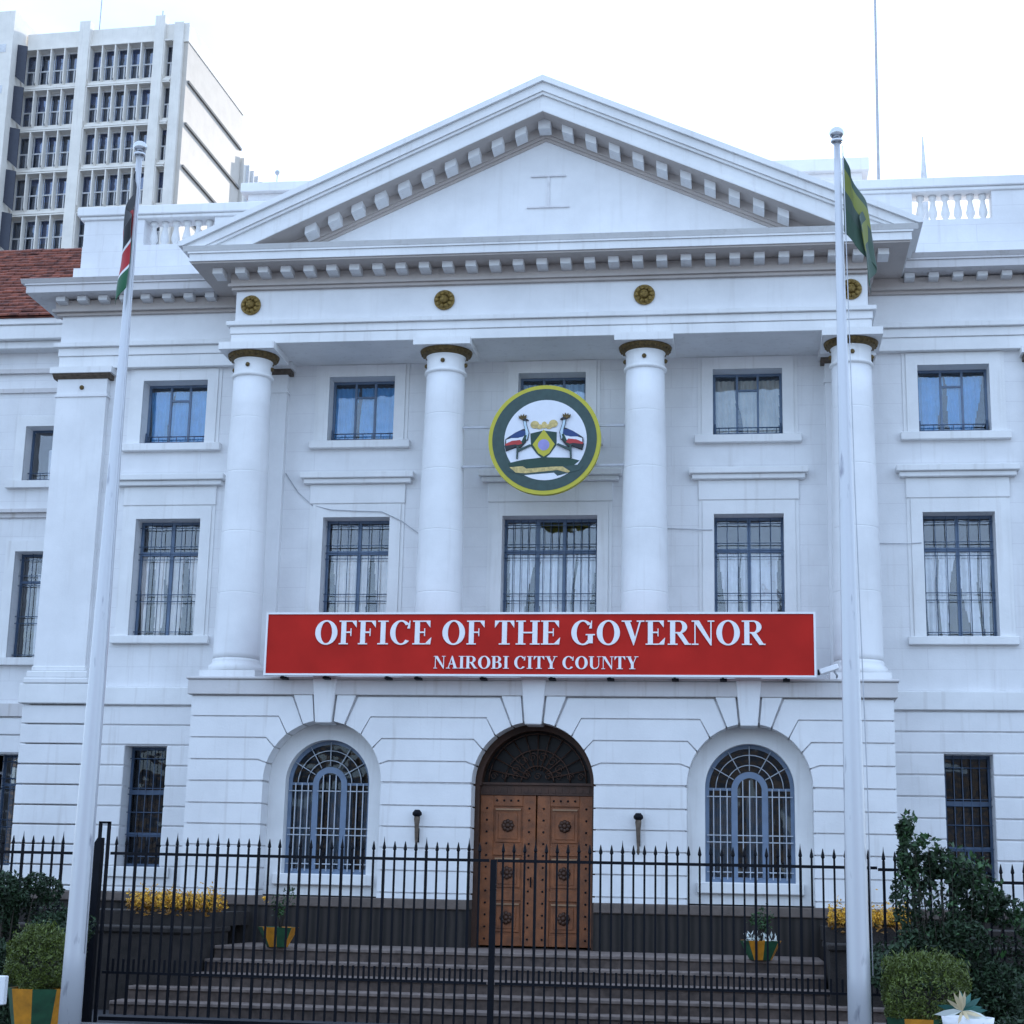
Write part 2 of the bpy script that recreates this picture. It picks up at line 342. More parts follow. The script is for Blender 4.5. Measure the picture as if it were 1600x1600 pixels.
# lower storey backing (behind the projecting courses)
NX = [(-7.9, .86), (7.86, .88), (11.6, .88)]
holes = [(x-w/2-.003, x+w/2+.003, 2.1, 4.43) for x, w in NX]
mb = MB(); wall_holes(mb, -10.40, -6.0, 1.64, 5.3, YW-.06, YW+.5, holes[:1]); wall_holes(mb, 6.0, 15.0, 1.64, 5.3, YW-.06, YW+.5, holes[1:]); B(mb, 'lower_wall', 'joint')
mb = MB(); mb.box(-10.35, -10.05, YW+.5, 16, 0, 14.1); mb.box(14.7, 15.0, YW+.5, 16, 0, 14.1); mb.box(-10.35, 15, 16, 16.3, 0, 14.1)
B(mb, 'side_wall', 'wall')
mb = MB(); mb.box(-10.3, 14.9, 1.7, 15.9, 14.12, 14.3); B(mb, 'flat_roof', 'dirty')
mb = MB(); mb.box(-10, 14.6, 5.4, 5.5, .8, 14); [mb.box(-10, 14.6, 1.62, 5.4, z, z+.12) for z in (.8, 5.6, 9.75, 13.6)]
[mb.box(x, x+.1, 1.62, 5.4, .92, 13.6) for x in (-10, -6, -2.1, 2, 5.9, 9.7, 14.5)]
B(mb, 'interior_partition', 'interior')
# horizontal courses (rustication) on the wings
G = [5.21, 4.83, 4.44, 4.04, 3.645, 3.25, 2.875, 2.50, 2.105, 1.72]
def courses(mb, x0, x1, yf, yb, hs, gap=.028, zlist=G):
    for k in range(len(zlist)-1):
        za, zb = zlist[k+1]+gap/2, zlist[k]-gap/2
        cuts = sorted([(h[0], h[1]) for h in hs if h[2] < (za+zb)/2 < h[3]]); cur = x0
        for a, b_ in cuts+[(x1, x1)]:
            if a > cur+.01: mb.box(cur, a, yf, yb, za, zb)
            cur = b_
nh = [(x-w/2, x+w/2, 2.1, 4.44) for x, w in NX]
mb = MB(); courses(mb, -9.12, -6.36, YW-.1, YW+.45, nh[:1]); courses(mb, 6.36, 15.0, YW-.1, YW+.45, nh[1:]); courses(mb, -10.47, -9.12, YW-.22, YW+.45, [])
mb.box(-10.49, -9.1, YW-.24, YW+.4, 1.62, 1.705); mb.box(-9.09, -6.3, YW-.12, YW+.4, 1.62, 1.705); mb.box(6.3, 15, YW-.12, YW+.4, 1.62, 1.705)
B(mb, 'wall_courses', 'rust', bevel=.012)
mb = MB()
mb.box(-9.08, -6.40, YW-.16, YW+.02, 5.23, 5.58); mb.box(6.40, 15, YW-.16, YW+.02, 5.23, 5.58); mb.box(-10.54, -9.08, YW-.30, YW+.02, 5.23, 5.62)
B(mb, 'string_course', 'trim', bevel=.015)
# stone plinth
mb = MB(); mb.box(-10.6, -6.45, YW-.3, YW+.4, GZ, 1.44); mb.box(6.45, 15.0, YW-.3, YW+.4, GZ, 1.44); B(mb, 'stone_plinth', 'tooled')
mb = MB(); mb.box(-10.65, -6.45, YW-.36, YW+.4, 1.443, 1.617); mb.box(6.45, 15.0, YW-.36, YW+.4, 1.443, 1.617); B(mb, 'plinth_cap', 'stonecap', bevel=.02)
# ---- portico base with three arches
AX = (-3.84, 0.02, 3.86); SP = 3.66; RA = 1.10; YP = -.90; XP = 6.38
arch = [(x, SP, RA+.035, (1.64 if i != 1 else .8)) for i, x in enumerate(AX)]
mb = MB(); arch_wall(mb, -XP+.04, XP-.04, 1.64, 5.22, YP+.05, YP+.42, [(a, b_, c, 1.64) for a, b_, c, d in arch]); B(mb, 'arcade_backing', 'joint')
mb = MB(); mb.box(-XP+.04, -XP+.5, YP+.42, YW, 1.64, 5.22); mb.box(XP-.5, XP-.04, YP+.42, YW, 1.64, 5.22); B(mb, 'arcade_return', 'joint')
AG = {1: (17, 1.22), 2: (33.5, 1.08), 3: (51, .86), 4: (69, .62)}   # groove index above the spring: arch angle, bend offset
gz = {0: 3.645, 1: 4.04, 2: 4.44, 3: 4.83, 4: 5.21}
mb = MB(); g2 = .014
def arc(cx, a0, a1, side, n_=6):
    return [(cx+side*RA*math.cos(R(a0+(a1-a0)*i/n_)), SP+RA*math.sin(R(a0+(a1-a0)*i/n_))) for i in range(n_+1)]
edges = [(-XP, None, AX[0]), (None, AX[0], AX[1]), (None, AX[1], AX[2]), (None, AX[2], XP)]
spans = [(None, AX[0]), (AX[0], AX[1]), (AX[1], AX[2]), (AX[2], None)]
for la, ra in spans:
    for k in range(len(G)-1):
        za, zb = G[k+1]+g2, G[k]-g2
        if zb <= SP:                                  # straight piers below the spring
            xl = -XP if la is None else la+RA; xr = XP if ra is None else ra-RA
            mb.box(xl, xr, YP, YP+.42, za, zb); continue
        lo = {3.645: 0, 4.04: 1, 4.44: 2, 4.83: 3}[G[k+1]]; hi = lo+1
        dl = math.degrees(g2/RA)
        a0 = (AG[lo][0] if lo else 0)+dl; a1 = AG[hi][0]-dl
        def side(cx, s):   # s=+1: stone right of the arch; returns points bottom->top
            P = []
            if lo: P.append((cx+s*(AG[lo][1]+.0), za))
            P += arc(cx, a0, a1, s)
            P.append((cx+s*AG[hi][1], zb)); return P
        L = side(la, 1) if la is not None else [(-XP, za), (-XP, zb)]
        Rr = side(ra, -1) if ra is not None else [(XP, za), (XP, zb)]
        mb.prism(L+Rr[::-1], YP, YP+.42)
mb.box(-XP-.03, AX[0]-RA, YP-.03, YP+.4, 1.62, 1.705); mb.box(AX[0]+RA, AX[1]-RA, YP-.03, YP+.4, 1.62, 1.705)
mb.box(AX[1]+RA, AX[2]-RA, YP-.03, YP+.4, 1.62, 1.705); mb.box(AX[2]+RA, XP+.03, YP-.03, YP+.4, 1.62, 1.705)
courses(mb, -XP, -XP+.4, YP+.425, YW-.1, []); courses(mb, XP-.4, XP, YP+.425, YW-.1, [])
B(mb, 'arcade_courses', 'rust')
mb = MB()
for cx in AX:
    for s in (-1, 1):
        a = arc(cx, 69.8, 80, s, 5); mb.prism(a+[(cx+s*.235, 5.222), (cx+s*.585, 5.222)], YP-.045, YP+.40)
B(mb, 'voussoirs', 'rust')
for cx in AX:
    k = MB(); k.prism([(cx-.15, SP+RA-.05), (cx+.15, SP+RA-.05), (cx+.235, 5.60), (cx-.235, 5.60)], YP-.10, YP+.38); B(k, 'keystone', 'rust', bevel=.015)
mb = MB(); mb.box(-XP-.07, XP+.07, YP-.075, YW-.02, 5.224, 5.50); mb.box(-XP-.1, XP+.1, YP-.11, YW-.02, 5.503, 5.55); B(mb, 'portico_ledge', 'dirty', bevel=.012)
mb = MB(); mb.box(-XP-.06, AX[1]-RA-.02, YP-.06, YW-.2, GZ, 1.44); mb.box(AX[1]+RA+.02, XP+.06, YP-.06, YW-.2, GZ, 1.44); B(mb, 'portico_plinth', 'tooled')
mb = MB(); mb.box(-XP-.1, AX[1]-RA-.02, YP-.1, YW-.25, 1.443, 1.617); mb.box(AX[1]+RA+.02, XP+.1, YP-.1, YW-.25, 1.443, 1.617); B(mb, 'portico_plinth_cap', 'stonecap', bevel=.015)
mb = MB(); mb.box(AX[1]-RA-.02, AX[1]+RA+.02, YP-.06, YW+.3, GZ, .795); B(mb, 'door_threshold', 'step')
# recessed surrounds with smaller arches, dark interior wall behind
RW = .79
for i in (0, 2):
    mb = MB(); arch_wall(mb, AX[i]-RA-.12, AX[i]+RA+.12, 1.64, 4.95, YP+.43, YP+.80, [(AX[i], SP, RW, 2.02)]); B(mb, 'arch_surround', 'trim')
    mb = MB(); mb.box(AX[i]-.93, AX[i]+.93, YP+.32, YP+.70, 1.82, 2.015); B(mb, 'arch_sill', 'trim', bevel=.015)
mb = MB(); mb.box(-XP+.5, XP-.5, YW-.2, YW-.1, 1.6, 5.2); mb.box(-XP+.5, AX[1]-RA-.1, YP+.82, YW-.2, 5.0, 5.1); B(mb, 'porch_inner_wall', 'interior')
# ---- arched windows
def arched_window(cx):
    y = YP+.66; mb = MB(); z0 = 2.02
    def ring(r0, r1, a0=0, a1=180, sp=SP, y0=y, y1=y+.07, n_=24):
        for i in range(n_):
            t0, t1 = R(a0+(a1-a0)*i/n_), R(a0+(a1-a0)*(i+1)/n_)
            mb.prism([(cx+r0*math.cos(t0), sp+r0*math.sin(t0)), (cx+r1*math.cos(t0), sp+r1*math.sin(t0)), (cx+r1*math.cos(t1), sp+r1*math.sin(t1)), (cx+r0*math.cos(t1), sp+r0*math.sin(t1))], y0, y1)
    ring(.72, .80); mb.box(cx-.80, cx-.72, y, y+.07, z0, SP); mb.box(cx+.72, cx+.80, y, y+.07, z0, SP); mb.box(cx-.72, cx+.72, y+.002, y+.068, z0, z0+.09)
    for s in (-1, 1): mb.box(cx+s*.27-.055, cx+s*.27+.055, y-.01, y+.06, z0+.09, SP-.02)
    ring(.215, .325, y0=y-.012, y1=y+.062, sp=SP-.02)
    for s in (-1, 1): mb.box(*(sorted((cx+s*.326, cx+s*.72))), y+.004, y+.056, SP-.03, SP+.015)
    w = mb.build('arched_window', M['arch_frame'], BH)
    g = MB()
    for s in (-1, 1):
        for x in (.40, .52, .64): g.box(cx+s*x-.009, cx+s*x+.009, y-.05, y-.03, z0+.05, SP)
        for z in (SP-.14, 2.72, 2.84, 2.2): g.box(*(sorted((cx+s*.33, cx+s*.76))), y-.055, y-.035, z-.009, z+.009)
    for x in (-.12, 0, .12): g.box(cx+x-.009, cx+x+.009, y-.05, y-.03, z0+.05, SP+.15)
    for z in (2.72, 2.84, 2.2, SP-.14): g.box(cx-.22, cx+.22, y-.055, y-.035, z-.009, z+.009)
    for a in (30, 60, 90, 120, 150):
        t = R(a); g.tube([(cx+.32*math.cos(t), y-.04, SP+.32*math.sin(t)), (cx+.76*math.cos(t), y-.04, SP+.76*math.sin(t))], .010, 6)
    for r in (.60, .42): g.tube([(cx+r*math.cos(R(a)), y-.045, SP+r*math.sin(R(a))) for a in range(0, 181, 10)], .009, 6)
    g.build('grille', M['pale_bars'], w)
    p = MB(); pts = [(cx+.75*math.cos(R(a)), SP+.75*math.sin(R(a))) for a in range(0, 181, 9)]
    p.prism([(cx-.75, z0+.02)]+[(cx+.75, z0+.02)]+pts, y+.03, y+.036); p.build('pane', M['glass_dark'], w)
    c = MB(); n_ = 60
    for i in range(n_):
        x0, x1 = cx-.74+1.48*i/n_, cx-.74+1.48*(i+1)/n_
        if (i//9) % 3 == 2: continue
        ya, yb = y+.3+.03*math.sin(i*1.7), y+.3+.03*math.sin((i+1)*1.7)
        c.poly([(x0, ya, z0), (x1, yb, z0), (x1, yb, 3.55), (x0, ya, 3.55)], True)
    c.build('curtain', M['curtain'], w)
    return w
arched_window(AX[0]); arched_window(AX[2])
# ---- great door
cx = AX[1]; y = YP+.72
mb = MB()
for i in range(28):                                  # wooden lining of the arch
    t0, t1 = math.pi*i/28, math.pi*(i+1)/28
    mb.prism([(cx+1.00*math.cos(t0), SP+1.00*math.sin(t0)), (cx+1.13*math.cos(t0), SP+1.13*math.sin(t0)), (cx+1.13*math.cos(t1), SP+1.13*math.sin(t1)), (cx+1.00*math.cos(t1), SP+1.00*math.sin(t1))], y-.2, y+.2)
mb.box(cx-1.13, cx-1.03, y-.2, y+.2, .8, SP); mb.box(cx+1.03, cx+1.13, y-.2, y+.2, .8, SP)
B(mb, 'door_frame', 'wood_dark')
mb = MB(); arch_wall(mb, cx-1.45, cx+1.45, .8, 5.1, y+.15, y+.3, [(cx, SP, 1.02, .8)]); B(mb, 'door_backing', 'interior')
mb = MB(); mb.box(cx-1.03, cx+1.03, y-.06, y+.14, 3.50, 3.68)
for i in range(16): mb.box(cx-.98+i*.125, cx-.98+i*.125+.07, y-.075, y-.06, 3.54, 3.62)
mb.box(cx-1.03, cx+1.03, y-.11, y-.0, 3.68, 3.72); B(mb, 'door_transom', 'wood_dark')
# lunette grille of leaf scrolls
mb = MB(); yl = y+.02
for a in range(15, 180, 15):
    t = R(a); mb.tube([(cx+.2*math.cos(t), yl, 3.76+.2*math.sin(t)), (cx+.94*math.cos(t), yl, 3.72+.92*math.sin(t))], .012, 5)
for r in (.3, .6, .9): mb.tube([(cx+r*math.cos(R(a)), yl, 3.74+r*math.sin(R(a))*.98) for a in range(0, 181, 10)], .014, 5)
for i in range(9):
    c0 = (cx-.8+i*.2, 3.84+.0*i); mb.tube([(c0[0]+.07*math.cos(R(a))*(1-a/700), yl-.01, c0[1]+.07*math.sin(R(a))*(1-a/700)) for a in range(0, 500, 30)], .009, 5)
for a in range(30, 160, 24):
    c0 = (cx+.46*math.cos(R(a)), 3.74+.46*math.sin(R(a))); mb.tube([(c0[0]+.09*math.cos(R(b_))*(1-b_/700), yl-.01, c0[1]+.09*math.sin(R(b_))*(1-b_/700)) for b_ in range(0, 500, 30)], .010, 5)
B(mb, 'fanlight_grille', 'wood_dark')
mb = MB(); mb.prism([(cx+1.01*math.cos(R(a)), 3.69+1.0*math.sin(R(a))) for a in range(0, 181, 9)], y+.10, y+.105); B(mb, 'fanlight_glass', 'void')
for s in (-1, 1):
    a, b_ = sorted((cx+s*.012, cx+s*1.028)); mb = MB(); mb.box(a, b_, y, y+.08, .83, 3.495)
    # stiles and rails proud of the leaf
    mb.box(a, a+.24, y-.03, y, .83, 3.495); mb.box(b_-.24, b_, y-.03, y, .83, 3.495)
    for z0, z1 in ((.83, 1.02), (1.62, 1.80), (2.42, 2.60), (3.30, 3.495)): mb.box(a+.24, b_-.24, y-.03, y, z0, z1)
    d = B(mb, 'door_leaf', 'wood', bevel=.006)
    for z0, z1 in ((1.02, 1.62), (1.80, 2.42), (2.60, 3.30)):
        p = MB(); m0, m1 = a+.27, b_-.27; xm = (m0+m1)/2; zm = (z0+z1)/2
        p.box(m0, m1, y-.022, y-.001, z0+.05, z1-.05); p.box(m0+.06, m1-.06, y-.036, y-.022, z0+.11, z1-.11)
        p.build('panel', M['wood'], d, bevel=.006)
        q = MB(); q.box(m0+.01, m1-.01, y-.055, y-.02, z1-.075, z1-.045); q.build('ledge', M['wood_light'], d)
        ro = MB()
        for k in range(8):
            t = R(k*45); ro.ball((xm+.075*math.cos(t), y-.045, zm+.075*math.sin(t)), .045, 8, 6)
        ro.ball((xm, y-.055, zm), .05, 10, 6); ro.build('rosette', M['wood_dark'], d)
    s0 = None
    for sx, sz in [(xx, .95+.21*i) for i in range(12) for xx in (a+.12, b_-.12)]+[(a+.3+.13*i, 3.40) for i in range(4)]:
        if s0 is None: s0 = MB().ball((0, 0, 0), .020, 8, 6).build('stud', M['iron'], d, loc=(sx, y-.035, sz))
        else: inst(s0, (sx, y-.035, sz), d)
h = MB(); h.tube([(cx-.08, y-.10+.04*abs(math.cos(t*.6)), 1.95+.09*math.sin(t*.628)) for t in range(0, 11)], .014, 6); B(h, 'door_handle', 'iron')
# ---- columns
def column(X):
    mb = MB(); prof = [(.447, 5.99), (.4465, 6.1), (.4455, 6.4), (.443, 7.0), (.437, 7.8), (.427, 8.6), (.413, 9.4), (.398, 10.2), (.383, 11.0), (.372, 11.58)]
    full = []
    for i, (r, z) in enumerate(prof): full.append((r, z))
    # drum joints
    out = []
    js = [7.25, 8.45, 9.65, 10.75]
    for i in range(len(full)-1):
        (ra_, za_), (rb_, zb_) = full[i], full[i+1]; out.append((ra_, za_))
        for jz in js:
            if za_ < jz < zb_:
                r = ra_+(rb_-ra_)*(jz-za_)/(zb_-za_); out += [(r, jz-.05), (r, jz-.02), (r, jz-.0095), (r-.0022, jz-.007), (r-.0022, jz+.007), (r, jz+.0095), (r, jz+.02), (r, jz+.05)]
    out.append(full[-1])
    c = mb.lathe(X, 0, out, 56).build('column', M['column'], BH)
    b_ = MB(); b_.box(X-.54, X+.54, -.54, .54, 5.553, 5.73)
    b_.lathe(X, 0, [(.50, 5.735), (.525, 5.77), (.53, 5.81), (.515, 5.86), (.475, 5.885), (.475, 5.90), (.46, 5.91), (.465, 5.94), (.455, 5.975), (.44, 5.99)], 56); b_.build('column_base', M['trim'], c)
    k = MB(); k.lathe(X, 0, [(.372, 11.58), (.41, 11.60), (.415, 11.63), (.40, 11.66), (.372, 11.68), (.372, 11.94), (.39, 11.955)], 56, capb=False); k.box(X-.56, X+.56, -.56, .56, 12.07, 12.215); k.build('capital', M['trim'], c)
    e_ = MB(); e_.lathe(X, 0, [(.39, 11.955), (.42, 11.965), (.46, 11.995), (.505, 12.04), (.512, 12.068)], 56)
    for i in range(28):
        t = 2*math.pi*i/28; e_.ball((X+.47*math.cos(t), .47*math.sin(t), 12.015), .028, 8, 6)
    e_.build('gilded_echinus', M['bronze'], c)
    ro = MB()
    for t in (-90, 0, 180, 90):
        ro.ball((X+.385*math.cos(R(t)), .385*math.sin(R(t)), 11.80), .045, 8, 6)
    ro.build('neck_rosette', M['bronze'], c)
    return c
COLX = (-5.85, -1.95, 1.95, 5.85)
for X in COLX: column(X)
def pilaster(x0, x1, y0, z1=11.58, side=True):
    mb = MB(); mb.box(x0, x1, y0, YW+.05, 5.99, 11.60); mb.box(x0-.03, x1+.03, y0-.03, YW+.05, 11.60, 11.66); mb.box(x0, x1, y0, YW+.05, 11.66, 11.988)
    p = B(mb, 'pilaster', 'column')
    b_ = MB(); b_.box(x0-.14, x1+.14, y0-.14, YW+.04, 5.625, 5.74); b_.box(x0-.10, x1+.10, y0-.10, YW+.04, 5.743, 5.88); b_.box(x0-.03, x1+.03, y0-.03, YW+.04, 5.883, 5.988); b_.build('pilaster_base', M['trim'], p, bevel=.02)
    c = MB(); c.prism_x([(YW+.03, 11.99), (y0-.03, 11.99), (y0-.09, 12.04), (y0-.11, 12.083), (YW+.03, 12.083)], x0-.08, x1+.08); c.build('pilaster_band', M['brown'], p)
    a = MB(); a.box(x0-.13, x1+.13, y0-.15, YW+.04, 12.085, 12.215); a.build('abacus', M['trim'], p)
    ro = MB(); ro.ball(((x0+x1)/2-.0, y0-.01, 11.80), .05, 8, 6); ro.build('neck_rosette', M['bronze'], p)
pilaster(-10.33, -9.25, YW-.17); pilaster(-6.25, -5.40, YW-.17); pilaster(5.40, 6.25, YW-.17); pilaster(9.25, 10.33, YW-.17)
# ---- rectangular windows
def fold_curtain(x0, x1, y, z0, z1, amp, per, gaps=()):
    mb = MB(); n_ = int((x1-x0)/.018)
    rnd = random.random()*6
    for i in range(n_):
        f0, f1 = i/n_, (i+1)/n_
        def P(f, z): 
            q = (z-z0)/(z1-z0); x = x0+(x1-x0)*min(1, max(0, f+.06*math.sin(f*9+rnd*3)*(1-q)+.03*math.sin(q*5+rnd*5)*math.sin(f*3.14))); return (x, y+amp*math.sin((x+rnd)*6.283/per+.8*math.sin(x*5+rnd)), z)
        for kz in range(16):
            a_, b_ = z0+(z1-z0)*kz/16, z0+(z1-z0)*(kz+1)/16
            if any(g[0]+(g[1]-g[0])*.42*kz/16 < f0 < g[1]-(g[1]-g[0])*.42*kz/16 for g in gaps): continue
            mb.poly([P(f0, a_), P(f1, a_), P(f1, b_), P(f0, b_)], True)
    return mb
def surround(x, w, z0, z1, top=.24):
    mb = MB(); t = .045
    mb.box(x-w/2-.22, x-w/2-.0, YW-t, YW+.01, z0, z1+top); mb.box(x+w/2+.0, x+w/2+.22, YW-t, YW+.01, z0, z1+top); mb.box(x-w/2, x+w/2, YW-t, YW+.01, z1, z1+top)
    mb.box(x-w/2-.29, x-w/2-.222, YW-t*.45, YW+.01, z0, z1+top+.07); mb.box(x+w/2+.222, x+w/2+.29, YW-t*.45, YW+.01, z0, z1+top+.07); mb.box(x-w/2-.222, x+w/2+.222, YW-t*.45, YW+.01, z1+top+.002, z1+top+.07)
    return mb
def upper_window(x, w, cur):
    y = YW+.33; z0, z1 = ZU0, ZU1; a, b_ = x-w/2, x+w/2; t = .022
    mb = MB(); mb.box(a, a+.05, y, y+.05, z0, z1); mb.box(b_-.05, b_, y, y+.05, z0, z1); mb.box(a+.05, b_-.05, y, y+.05, z1-.05, z1); mb.box(a+.05, b_-.05, y, y+.05, z0, z0+.05)
    for f in (.35, .65): mb.box(a+w*f-t, a+w*f+t, y+.002, y+.048, z0+.05, z1-.05)
    mb.box(a+w*.35+t, a+w*.65-t, y+.004, y+.046, z1-.36, z1-.32)
    o = mb.build('window', M['frame'], BH)
    p = MB(); p.box(a+.02, b_-.02, y+.022, y+.027, z0+.02, z1-.02); p.build('pane', M['glass_blue'], o)
    g = MB(); 
    for z in (z0+.10, z0+.22): g.tube([(a+.02, y-.10, z), (b_-.02, y-.10, z)], .013, 6)
    for i in range(7): g.tube([(a+.12+i*(w-.24)/6, y-.10, z0+.0), (a+.12+i*(w-.24)/6, y-.10, z0+.22)], .008, 6)
    for xx in (a+.04, b_-.04): g.tube([(xx, y-.10, z0), (xx, y-.10, z0+.30)], .02, 6)
    g.build('guard_rail', M['grille'], o)
    if cur:
        c, gaps = cur
        fold_curtain(a+.03, b_-.03, y+.075, z0, z1-.12, .022, .11, gaps).build('curtain', M[c], o)
    surround(x, w, z0, z1).build('surround', M['trim'], o)
    s = MB(); s.box(x-w/2-.36, x+w/2+.36, YW-.13, YW+.3, z0-.16, z0-.002); s.build('sill', M['trim'], o, bevel=.012)
    return o
cu = [('curtain_blue', [(.28, .46)]), ('curtain', [(.0, .6)]), ('cream', [(.28, .38), (.90, 1.1)]), ('curtain_blue', [(.33, .40), (.9, 1.1)]), ('curtain_blue', [(.30, .44), (.86, 1.1)]), ('curtain', [])]
for (x, w), c in zip(up_w, cu): upper_window(x, w, c)
def lower_window(x, w, gaps, cur='curtain'):
    y = YW+.33; z0, z1 = ZL0, ZL1; a, b_ = x-w/2, x+w/2; zt = z1-.66
    mb = MB(); mb.box(a, a+.055, y, y+.06, z0, z1); mb.box(b_-.055, b_, y, y+.06, z0, z1); mb.box(a+.055, b_-.055, y, y+.06, z1-.055, z1); mb.box(a+.055, b_-.055, y, y+.06, z0, z0+.06)
    ms = [.5] if w < 1.6 else [.36, .64]
    for f in ms: mb.box(a+w*f-.035, a+w*f+.035, y-.005, y+.055, z0+.06, z1-.055)
    mb.box(a+.055, b_-.055, y-.010, y+.05, zt-.04, zt+.04)
    o = mb.build('window', M['frame'], BH)
    p = MB(); p.box(a+.02, b_-.02, y+.026, y+.031, z0+.02, z1-.02); p.build('pane', M['glass'], o)
    g = MB(); n_ = 6 if w < 1.6 else 12
    for i in range(n_+1):
        xx = a+.04+(w-.08)*i/n_
        g.tube([(xx, y-.09, z0+.02), (xx, y-.09, z1-.02)], .0085, 5)
    for z in (z1-.14, zt+.13, zt-.02, zt-.14, z0+.88, z0+.74, z0+.12): g.tube([(a+.01, y-.10, z), (b_-.01, y-.10, z)], .0095, 5)
    g.build('grille', M['grille'], o)
    fold_curtain(a+.03, b_-.03, y+.085, z0, z1-.62 if gaps else z1-.1, .035, .17, gaps).build('curtain', M[cur], o)
    surround(x, w, z0, z1, .26).build('surround', M['trim'], o)
    s = MB(); s.box(x-w/2-.34, x+w/2+.34, YW-.12, YW+.3, z0-.16, z0-.002); s.build('sill', M['trim'], o, bevel=.012)
    h = MB(); h.box(x-w/2-.48, x+w/2+.48, YW-.22, YW+.01, 9.80, 9.92); h.box(x-w/2-.42, x+w/2+.42, YW-.15, YW+.01, 9.70, 9.798); h.box(x-w/2-.30, x+w/2+.30, YW-.05, YW+.01, 9.30, 9.698)
    h.build('hood', M['trim'], o, bevel=.012)
    return o
lg = [[(-.1, .16), (.58, .80)], [(-.05, .08), (.24, .42), (.72, .80), (.93, 1.1)], [(-.1, .12), (.33, .44), (.84, 1.1)], [(.06, .30), (.40, .46), (.60, .86)], [(.16, .24), (.36, .62), (.74, .82), (.93, 1.1)], [(.4, .5)]]
for (x, w), g, cur_ in zip(lo_w, lg, ('cream_pale', 'curtain', 'curtain', 'cream_pale', 'curtain', 'curtain')): lower_window(x, w, g, cur_)
def narrow_window(x, w, y, z0=2.1, z1=4.43, parent=BH):
    a, b_ = x-w/2, x+w/2; mb = MB(); mb.box(a, a+.05, y, y+.06, z0, z1); mb.box(b_-.05, b_, y, y+.06, z0, z1); mb.box(a+.05, b_-.05, y, y+.06, z1-.06, z1); mb.box(a+.05, b_-.05, y, y+.06, z0, z0+.06)
    for z in (3.55, 2.72): mb.box(a+.05, b_-.05, y-.004, y+.055, z-.04, z+.04)
    mb.box(x-.02, x+.02, y+.002, y+.05, z0+.06, 2.68)
    o = mb.build('narrow_window', M['grille'], parent)
    p = MB(); p.box(a+.02, b_-.02, y+.026, y+.031, z0+.02, z1-.02); p.build('pane', M['glass_dark'], o)
    g = MB()
    for i in range(6): g.tube([(a+.05+(w-.1)*i/5, y-.07, z0), (a+.05+(w-.1)*i/5, y-.07, z1)], .008, 5)
    for z in (2.3, 2.72, 3.15, 3.5, 3.62, 4.2): g.tube([(a, y-.075, z), (b_, y-.075, z)], .009, 5)
    g.build('grille', M['grille'], o)
    s = MB(); s.box(x-w/2-.22, x+w/2+.22, YW-.16+(y-YW-.33), y, z0-.2, z0-.004); s.build('sill', M['trim'], o, bevel=.012)
    return o
for x, w in NX: narrow_window(x, w, YW+.33)
for x, w in NX:
    mb = MB(); mb.box(x-w/2+.06, x+w/2-.06, YW+.75, YW+.78, 2.2, 3.4); B(mb, 'window_blind', 'stonecap')
# ---- entablature of the portico
YE = -.40; XE = 6.0
mb = MB(); mb.box(-XE-.22, XE+.22, YE, YW+.02, 12.218, 12.42); mb.box(-XE-.24, XE+.24, YE-.025, YW+.02, 12.423, 12.58); mb.box(-XE-.31, XE+.31, YE-.09, YW+.02, 12.583, 12.67); B(mb, 'architrave', 'trim', bevel=.008)
mb = MB(); mb.box(-XE-.16, XE+.16, YE+.02, YW+.02, 12.672, 13.32); B(mb, 'frieze', 'column')
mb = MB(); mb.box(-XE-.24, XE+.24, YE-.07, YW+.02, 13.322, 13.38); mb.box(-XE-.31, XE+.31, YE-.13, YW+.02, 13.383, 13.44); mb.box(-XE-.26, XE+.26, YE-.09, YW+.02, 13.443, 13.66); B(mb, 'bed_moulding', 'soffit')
YC = -1.12; XC = 6.93
mb = MB(); mb.box(-XC, XC, YC, YW+.1, 13.70, 13.85); mb.box(-XC-.03, XC+.03, YC-.03, YW+.1, 13.853, 13.89)
mb.prism_x([(YC-.035, 13.892), (YC-.10, 13.98), (YW, 13.98), (YW, 13.892)], -XC-.12, XC+.12); B(mb, 'cornice', 'trim')
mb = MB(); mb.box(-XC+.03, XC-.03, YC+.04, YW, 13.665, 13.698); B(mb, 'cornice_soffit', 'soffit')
mod = MB(); mod.prism_x([(YE-.08, -.15), (YC+.42, -.13), (YC+.30, -.12), (YC+.30, 0), (YE-.08, 0)], -.10, .10)
mod0 = mod.build('modillion', M['trim'], BH, loc=(0, 0, 13.665)); 
k = 0
for i in range(-14, 15):
    if i: inst(mod0, (i*.46, 0, 13.665), BH)
# medallions (lion masks in the photo: gilded bosses with a ring of petals)
for X in COLX:
    mb = MB(); y = YE+.02
    mb.lathe(0, 0, [(.20, 0), (.205, .03), (.18, .055), (.155, .05)], 28)
    for k in range(10): t = R(36*k); mb.ball((.135*math.cos(t), .135*math.sin(t), .06), .045, 8, 6)
    mb.ball((0, 0, .075), .085, 12, 8)
    for dx, dy in ((-.035, .03), (.035, .03), (0, -.03)): mb.ball((dx, dy, .145), .022, 6, 5)
    o = mb.build('medallion', M['gold'], BH, loc=(X, y, 13.02)); o.rotation_euler = (R(90), 0, 0)
